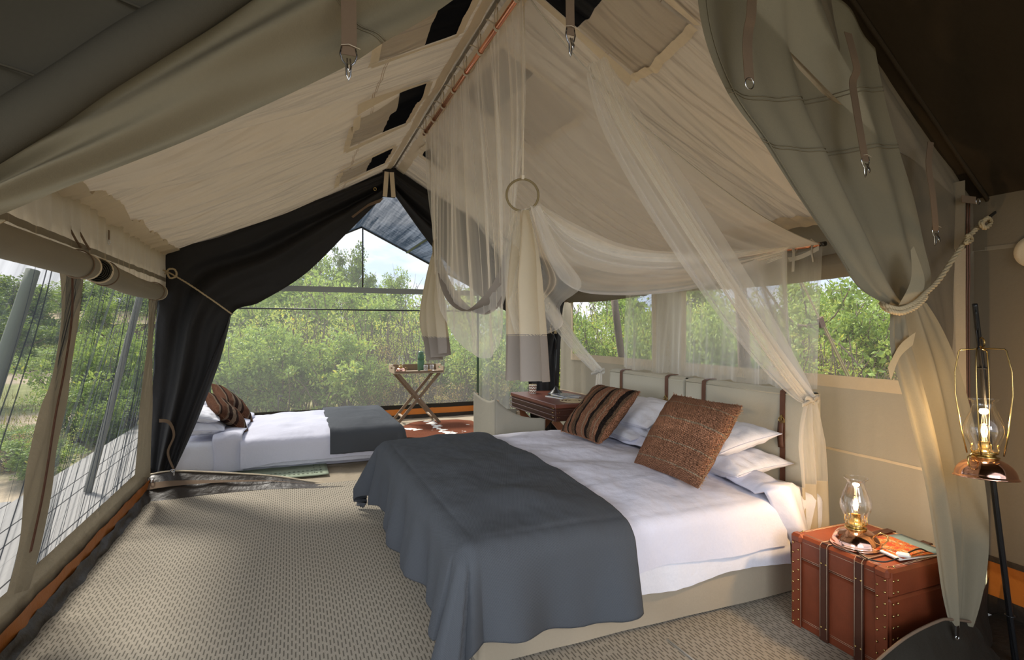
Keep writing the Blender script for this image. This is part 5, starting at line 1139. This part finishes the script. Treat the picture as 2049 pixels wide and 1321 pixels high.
lo_ = lantern('hanging_lantern', lb, .92, 'lit copper lantern in a brass wire cage hanging on the black pole', cage=True, tilt=RY(5) @ RX(-4))
# ------------------------------------------------------------------ outside: poles, guy ropes
def pole(nm, a, b, r, mat, lab, cat='pole', n=10):
    mb = MB(); a, b = Vector(a), Vector(b); mb.tube([a.lerp(b, i/8)+V(.0, r*.3*n1(i*.6, a.x), 0) for i in range(9)], [r*(1.1-.2*i/8) for i in range(9)], n)
    return tag(mb.build(nm, mat), lab, cat)
pole('leaning_pole', P(-60, 920, x=-1.62), P(66, 540, x=-1.42), .038, M['greypole'], 'grey-green leaning pole outside the nearest left window')
pole('deck_pole', P(175, 984, z=-.05), P(284, 575, x=-1.32), .030, M['bar'], 'grey pole rising from the deck outside the farther left window')
pole('wooden_post', (3.9, 5.55, -.3), P(1228, 600, x=3.45), .045, M['bark'], 'slanting bare wooden post outside the farther right window')
pole('wooden_post', (4.0, 3.85, -.3), P(1480, 560, x=3.5), .055, M['bark'], 'thick reddish wooden post outside the right window, behind the netting')
o = root('guy_rope', (4, 3.2, -.3), 'taut pale guy rope with brown slider outside the right window', 'rope')
a, b = P(1602, 560, x=3.5), P(1712, 790, x=4.2)
MB().tube([a, b, b+(b-a)*.75], .007, 5).build('rope', M['rope'], o); MB().tube([a.lerp(b, .35)+V(.02, 0, .0), b+V(.03, 0, .0), b+(b-a)*.7], .006, 5).build('rope', M['rope'], o); MB().box(a.lerp(b, .35), (.05, .02, .075), RY(-25)).build('slider', M['strapl'], o)
tag(MB().box(P(556, 800, y=9.2)+V(0, 0, -.2), (.02, .02, .5)).box(P(560, 792, y=9.2), (.06, .02, .03)).build('tap_stake', M['black']), 'short black stake beyond the rear mesh wall behind the low bed', 'stake')
# ------------------------------------------------------------------ VEGETATION
random.seed(11)
def leaf(mb, p, d, up, L, W, tone):
    d = d.normalized(); s_ = d.cross(up)
    if s_.length < 1e-3: s_ = V(1, 0, 0)
    s_.normalize(); n_ = s_.cross(d)
    b = len(mb.v); m1 = p+d*L*.5-n_*L*.07
    mb.v += [p, m1+s_*W*.5, p+d*L-n_*L*.04, m1-s_*W*.5, m1-n_*W*.14]; mb.uv += [(0, 0)]*5
    mb.f += [(b, b+4, b+2, b+1), (b, b+3, b+2, b+4)]; mb.sm += [False]*2; mb.mi += [0]*2; mb.tone += [tone]*2
def rnd_dir():
    while 1:
        q = V(random.uniform(-1, 1), random.uniform(-1, 1), random.uniform(-1, 1))
        if .05 < q.length < 1: return q.normalized()
def plant(nm, mat, W, H, n_cl, n_lf, L, branch=6, open_=0.0, top=1.0, trunk=0.0, tb=.5, cr_=.30):
    """a plant of width W, height H with its base at the origin: curved branches, leaf clusters along them"""
    r = root(nm, (0, 0, 0)); mbB = MB(); mbL = MB(); tips = []
    for k in range(branch):
        a = random.uniform(0, 2*PI); q = random.random()**.6; ex = V(math.cos(a)*W/2*q, math.sin(a)*W/2*q, H*lerp(1, .55, q*q)*random.uniform(.75, 1.05)); st = V(random.uniform(-.08, .08)*W, random.uniform(-.08, .08)*W, -.1)
        if trunk: st = V(0, 0, trunk*.9)
        pts = [st, st.lerp(ex, .35)+V(random.uniform(-.07, .07)*W, random.uniform(-.07, .07)*W, H*.08), st.lerp(ex, .7)+V(random.uniform(-.08, .08)*W, random.uniform(-.08, .08)*W, H*.06), ex]
        r0 = .010+.010*H*.4; mbB.tube([curve(pts, i/7) for i in range(8)], [r0*(1.1-.9*i/7) for i in range(8)], 5, False)
        tips.append(pts)
        for j in range(4):
            t = random.uniform(.35, .95); p = curve(pts, t); e = p+rnd_dir()*W*.16+V(0, 0, H*.05); mbB.tube([p, p.lerp(e, .5)+rnd_dir()*.02, e], [r0*.35, r0*.25, r0*.1], 4, False)
    if trunk: mbB.tube([V(0, 0, -.3), V(.05*W, 0, trunk*.5), V(0, 0, trunk)], [.05*H*.5, .04*H*.5, .03*H*.5], 8, False)
    for c in range(n_cl):
        pts = random.choice(tips); p = curve(pts, random.uniform(tb, 1.0))+rnd_dir()*W*random.uniform(0, cr_)*.6; p.z = max(p.z, .02 if not trunk else trunk*.8)
        R = W*cr_*random.uniform(.4, .8)*.55; tone0 = random.random()
        dens = int(n_lf*random.uniform(.6, 1.3))
        for i in range(dens):
            dd = rnd_dir(); q = p+V(dd.x, dd.y, dd.z*.7)*R*random.random()**.4
            if q.z < -.05: continue
            leaf(mbL, q, (rnd_dir()+dd*.7+V(0, 0, .15)), rnd_dir(), L*random.uniform(.6, 1.3), L*.5*random.uniform(.7, 1.2), min(1, max(0, .55*tone0+.45*random.random()+random.uniform(-.1, .1))))
    mbB.build('branches', M['bark'], r); mbL.build('foliage', mat, r, kind='stuff'); return r
PR = {}
PR['g1'] = plant('leafy_bush', M['leaf_g'], 2.0, 2.0, 130, 46, .075, 16, cr_=.30, tb=.15)
PR['g2'] = plant('leafy_bush', M['leaf_g'], 2.0, 2.0, 110, 50, .095, 14, cr_=.28, tb=.1)
PR['y1'] = plant('yellowing_bush', M['leaf_y'], 2.0, 2.0, 110, 34, .065, 18, cr_=.30, tb=.2)
PR['y2'] = plant('yellowing_bush', M['leaf_y'], 2.0, 2.0, 80, 30, .06, 24, cr_=.34, tb=.25)
PR['b1'] = plant('dry_bush', M['leaf_b'], 1.6, 1.4, 70, 26, .055, 30, cr_=.32, tb=.1)
PR['s1'] = plant('bare_sapling', M['leaf_y'], 1.0, 2.4, 26, 14, .06, 16, cr_=.3, tb=.3)
PR['t1'] = plant('dark_tree', M['leaf_d'], 4.0, 5.0, 150, 70, .15, 22, trunk=1.4, cr_=.24, tb=.45)
PR['t2'] = plant('green_tree', M['leaf_g'], 4.0, 4.6, 120, 60, .14, 22, trunk=1.2, cr_=.26, tb=.4)
PR['gr'] = plant('grass_tuft', M['grass'], .9, .5, 40, 16, .16, 6, cr_=.5, tb=.05)
KIND = {'g1': ('green leafy bush', 'bush'), 'g2': ('broad-leaved green bush', 'bush'), 'y1': ('yellow-green bush', 'bush'), 'y2': ('twiggy yellowing bush', 'bush'), 'b1': ('dry brown-leaved bush', 'bush'), 's1': ('thin bare-stemmed sapling', 'sapling'), 't1': ('dark-crowned tree', 'tree'), 't2': ('green tree', 'tree'), 'gr': ('dry grass tuft', 'grass tuft')}
PROTO = {'g1': (2.0, 2.0), 'g2': (2.0, 2.0), 'y1': (2, 2), 'y2': (2, 2), 'b1': (1.6, 1.4), 's1': (1, 2.4), 't1': (4, 5), 't2': (4, 4.6), 'gr': (.9, .5)}
items = []     # (zone, kind, px, depth Z, top py, width m)
back = 'beyond the rear mesh wall'; left = 'seen through the left windows'; right = 'outside the right windows'
# rear thicket
for px, Z, top, wd, k in (
    (470, 10.2, 645, 1.8, 'g2'), (560, 10.4, 640, 1.7, 'g2'), (655, 10.6, 655, 1.9, 'g2'), (740, 10.8, 700, 1.2, 'g1'), (690, 11.6, 600, 1.9, 'y1'), (600, 12.0, 590, 2.1, 'y2'), (510, 12.0, 600, 2.0, 'y1'),
    (425, 11.4, 640, 1.9, 'g1'), (800, 12.8, 600, 1.9, 'y2'), (770, 11.3, 690, 1.2, 'b1'), (880, 11.8, 640, 1.9, 'g1'), (935, 11.2, 660, 1.7, 'g1'), (985, 11.0, 640, 1.8, 'y1'), (1040, 11.0, 650, 1.8, 'g1'), (850, 10.9, 720, 1.1, 'b1'), (925, 10.6, 740, 1.1, 'b1'), (1000, 10.5, 740, 1.2, 'b1'),
    (800, 15.0, 565, 2.6, 'g1'), (860, 16.0, 545, 2.8, 'y2'), (740, 16.0, 560, 3.0, 'g1'), (640, 16.0, 520, 3.6, 'g1'), (560, 17.0, 530, 3.6, 'g2'), (480, 16.0, 560, 3.4, 'g1'), (935, 16.0, 560, 3.0, 'y1'), (1010, 15.0, 560, 3.2, 'g1'),
    (620, 22, 495, 3.6, 't2'), (560, 24, 520, 4.0, 't2'), (715, 25, 482, 2.7, 't1'), (680, 27, 485, 2.6, 't1'), (790, 21, 548, 2.2, 't2'), (490, 25, 540, 4.6, 't2'), (1070, 20, 560, 4.0, 't2'), (930, 24, 570, 3.6, 't2'),
    (640, 11.2, 610, 1.0, 's1'), (730, 11.8, 590, 1.0, 's1'), (780, 12.2, 600, 1.0, 's1'), (830, 11.6, 610, 1.0, 's1'), (870, 11.2, 640, .9, 's1'), (560, 11.0, 640, 1.0, 's1'), (750, 10.6, 760, .8, 'b1'), (885, 10.4, 770, .8, 'b1'), (960, 10.4, 780, .8, 'b1'), (450, 10.0, 720, 1.2, 'g2'), (400, 10.4, 690, 1.5, 'g2')): items.append((back, k, px, Z, top, wd))
# left view
for px, Z, top, wd, k in (
    (262, 10.0, 640, 1.9, 'g1'), (225, 9.2, 668, 1.7, 'g2'), (190, 9.8, 650, 1.8, 'g1'), (205, 8.4, 760, 1.3, 'g2'), (160, 8.6, 740, 1.2, 'g1'), (300, 12, 620, 2.2, 'g1'), (70, 6.4, 872, 1.0, 'g2'), (25, 6.8, 868, .9, 'b1'), (104, 7.2, 852, .9, 'y1'), (20, 8.0, 845, 1.0, 'g1'), (-40, 7.0, 850, 1.1, 'g1'),
    (60, 19, 690, 3.6, 'g1'), (10, 20, 685, 3.6, 'g1'), (110, 21, 684, 3.2, 'g2'), (60, 34, 630, 3.6, 'y1'), (110, 36, 636, 3.4, 'g1'), (20, 36, 634, 3.4, 'g1'), (150, 30, 640, 3.4, 'g1'), (-40, 30, 640, 3.6, 'g1'),
    (100, 42, 575, 9, 't2'), (30, 44, 570, 9, 't2'), (170, 40, 560, 9, 't2'), (235, 42, 570, 8, 't1'), (290, 40, 580, 8, 't2'), (-40, 40, 540, 9, 't2'), (10, 26, 540, 4.5, 't1'), (200, 26, 600, 3.4, 't2'), (-40, 12, 560, 3.0, 't1')): items.append((left, k, px, Z, top, wd))
# right view
for px, Z, top, wd, k in (
    (1150, 9.0, 600, 1.7, 'y1'), (1200, 8.6, 612, 1.6, 'g1'), (1250, 8.2, 600, 1.5, 'y1'), (1300, 8.0, 608, 1.6, 'g1'), (1120, 9.4, 610, 1.7, 'g2'), (1360, 7.6, 600, 1.5, 'g1'), (1420, 7.2, 600, 1.5, 'g2'), (1480, 7.6, 612, 1.5, 'g1'), (1185, 11, 580, 2.4, 'y2'), (1280, 11, 580, 2.4, 'g2'),
    (1540, 10, 580, 2.2, 'y2'), (1620, 11.5, 585, 2.4, 'g1'), (1690, 11, 575, 2.4, 'y1'), (1760, 10.5, 565, 2.4, 'g1'), (1830, 10, 560, 2.4, 'g1'), (1570, 14, 560, 3.2, 'g1'), (1660, 15, 550, 3.4, 'y2'), (1750, 14, 545, 3.4, 'g2'), (1450, 13, 575, 3.0, 'g1'), (1360, 14, 570, 3.2, 'y1'),
    (1700, 8.0, 640, .9, 's1'), (1560, 7.6, 640, .9, 's1'), (1640, 8.6, 640, .9, 's1'), (1600, 7.0, 745, .8, 'b1'), (1500, 6.6, 740, .8, 'b1'), (1780, 9.0, 720, 1.0, 'b1'), (1400, 24, 560, 5, 't2'), (1600, 26, 560, 5, 't2'), (1250, 24, 570, 5, 't2')): items.append((right, k, px, Z, top, wd))
zones = {}
placed = set()
ords = ['first', 'second', 'third', 'fourth', 'fifth', 'sixth', 'seventh', 'eighth', 'ninth', 'tenth', 'eleventh', 'twelfth', 'thirteenth', 'fourteenth', 'fifteenth', 'sixteenth']
for zone in (back, left, right):
    for kd in PROTO:
        L_ = sorted([i for i in items if i[0] == zone and i[1] == kd], key=lambda i: i[2])
        for n_, it in enumerate(L_):
            _, k, px, Z, top, wd = it
            base = P(px, 660, Z=Z); gz = -.33; base.z = gz
            zt = CH+Z*(660-top)/FP; h = zt-gz
            o = copy_tree(PR[k]); o.location = base; o.rotation_euler.z = random.uniform(0, 6.28); w0, h0 = PROTO[k]
            o.scale = (wd/w0, wd/w0, h/h0)
            nm, cat = KIND[k]; tag(o, '%s %s, %s from the left among those' % (nm, zone, ords[n_]) if len(L_) > 1 else 'only %s %s' % (nm, zone), cat, '%s %s' % (nm+('es' if nm.endswith('bush') else 's'), zone))
for pr_ in PR.values():     # the first-built plants go, their copies stay
    for c_ in list(pr_.children): bpy.data.objects.remove(c_)
    bpy.data.objects.remove(pr_)
# dry grass over the ground, too fine to count
random.seed(3); mb = MB()
for i in range(26000):
    a = random.random()
    if a < .35: p = P(random.uniform(-100, 280), 700, Z=random.uniform(7, 30))
    elif a < .6: p = P(random.uniform(400, 1080), 700, Z=random.uniform(9.6, 14))
    else: p = P(random.uniform(1100, 1850), 700, Z=random.uniform(5.2, 12))
    if -2.9 < p.x < 3.3 and p.y < 9.1: continue
    z = -.32+.10*n2(p.x*.25, p.y*.25); h = random.uniform(.03, .13)*(2.2 if n2(p.x*.8, p.y*.8) > .05 else .7); l = V(random.uniform(-.5, .5)*h, random.uniform(-.5, .5)*h, h); s_ = V(random.uniform(-.01, .01), random.uniform(-.01, .01), 0)
    b = len(mb.v); mb.v += [V(p.x, p.y, z)-s_, V(p.x, p.y, z)+s_, V(p.x, p.y, z)+l]; mb.uv += [(0, 0)]*3; mb.f.append((b, b+1, b+2)); mb.sm.append(False); mb.mi.append(0); mb.tone.append(random.random())
tag(mb.build('dry_grass', M['grass']), 'short dry grass and litter scattered over the bush ground', 'grass', kind='stuff')
# leafy twigs close outside the right window
o = root('leafy_branch', P(1600, 620, x=4.4), 'overhanging leafy branch with curled leaves close outside the right window', 'branch')
mb = MB(); ml = MB()
for pts, r in (([(1520, 560), (1580, 640), (1625, 655), (1680, 690), (1726, 740)], .012), ([(1575, 645), (1600, 652), (1660, 640), (1688, 600), (1700, 575)], .010), ([(1600, 560), (1612, 620), (1618, 700), (1600, 760)], .008), ([(1700, 780), (1722, 745), (1740, 720), (1760, 700)], .007)):
    c_ = [P(a, b, x=4.4) for a, b in pts]; mb.tube([curve(c_, i/16) for i in range(17)], [r*(1-.6*i/16) for i in range(17)], 5)
    for i in range(64):
        p = curve(c_, random.random())+rnd_dir()*random.uniform(.02, .16); 
        if proj(p)[1] > 680 and random.random() < .7: continue
        leaf(ml, p, rnd_dir()+V(0, 0, -.4), rnd_dir(), random.uniform(.06, .11), random.uniform(.03, .05), random.random()*.6)
mb.build('twigs', M['bark'], o); ml.build('leaves', M['leaf_g'], o, kind='stuff')
# fallen logs, distant thatched shelter
for k_, (px, py, l, rz) in enumerate(((1720, 748, 1.6, 15), (1760, 738, 1.9, -8), (90, 672, 3.0, 20))):
    Z = 9.0 if k_ < 2 else 22; c_ = P(px, 660, Z=Z); c_.z = -.28+.05*k_; d = V(math.cos(math.radians(rz)), math.sin(math.radians(rz)), .08 if k_ == 2 else 0)
    tag(MB().tube([c_-d*l/2, c_-d*l*.2+V(0, .05, .06), c_+d*l*.2+V(0, 0, .02), c_+d*l/2+V(0, 0, .05)], [.11, .10, .08, .04], 9).build('fallen_log', M['bark']), ['grey fallen log on the sand outside the right window, lower one', 'grey fallen log on the sand outside the right window, farther one', 'dark fallen log on the slope seen through the nearest left window'][k_], 'log')
o = root('thatched_shelter', P(215, 640, Z=38), 'low distant thatched shelter among trees through the farther left window', 'hut')
c_ = P(215, 648, Z=38); mb = MB(); mb.add([c_+V(*q) for q in ((-4, -2, 0), (4, -2, 0), (4, 2, 0), (-4, 2, 0), (-3.2, 0, .9), (3.2, 0, .9))], [(0, 1, 5, 4), (2, 3, 4, 5), (1, 2, 5), (3, 0, 4), (3, 2, 1, 0)], None, False); mb.build('thatch_roof', M['rope'], o)
MB().box(c_+V(0, 0, -1.0), (6.5, 3.2, 2.0)).build('wall', M['bark'], o)
# colour the last pieces of order: every top-level object stands where its base is
print('objects', len(bpy.data.objects))
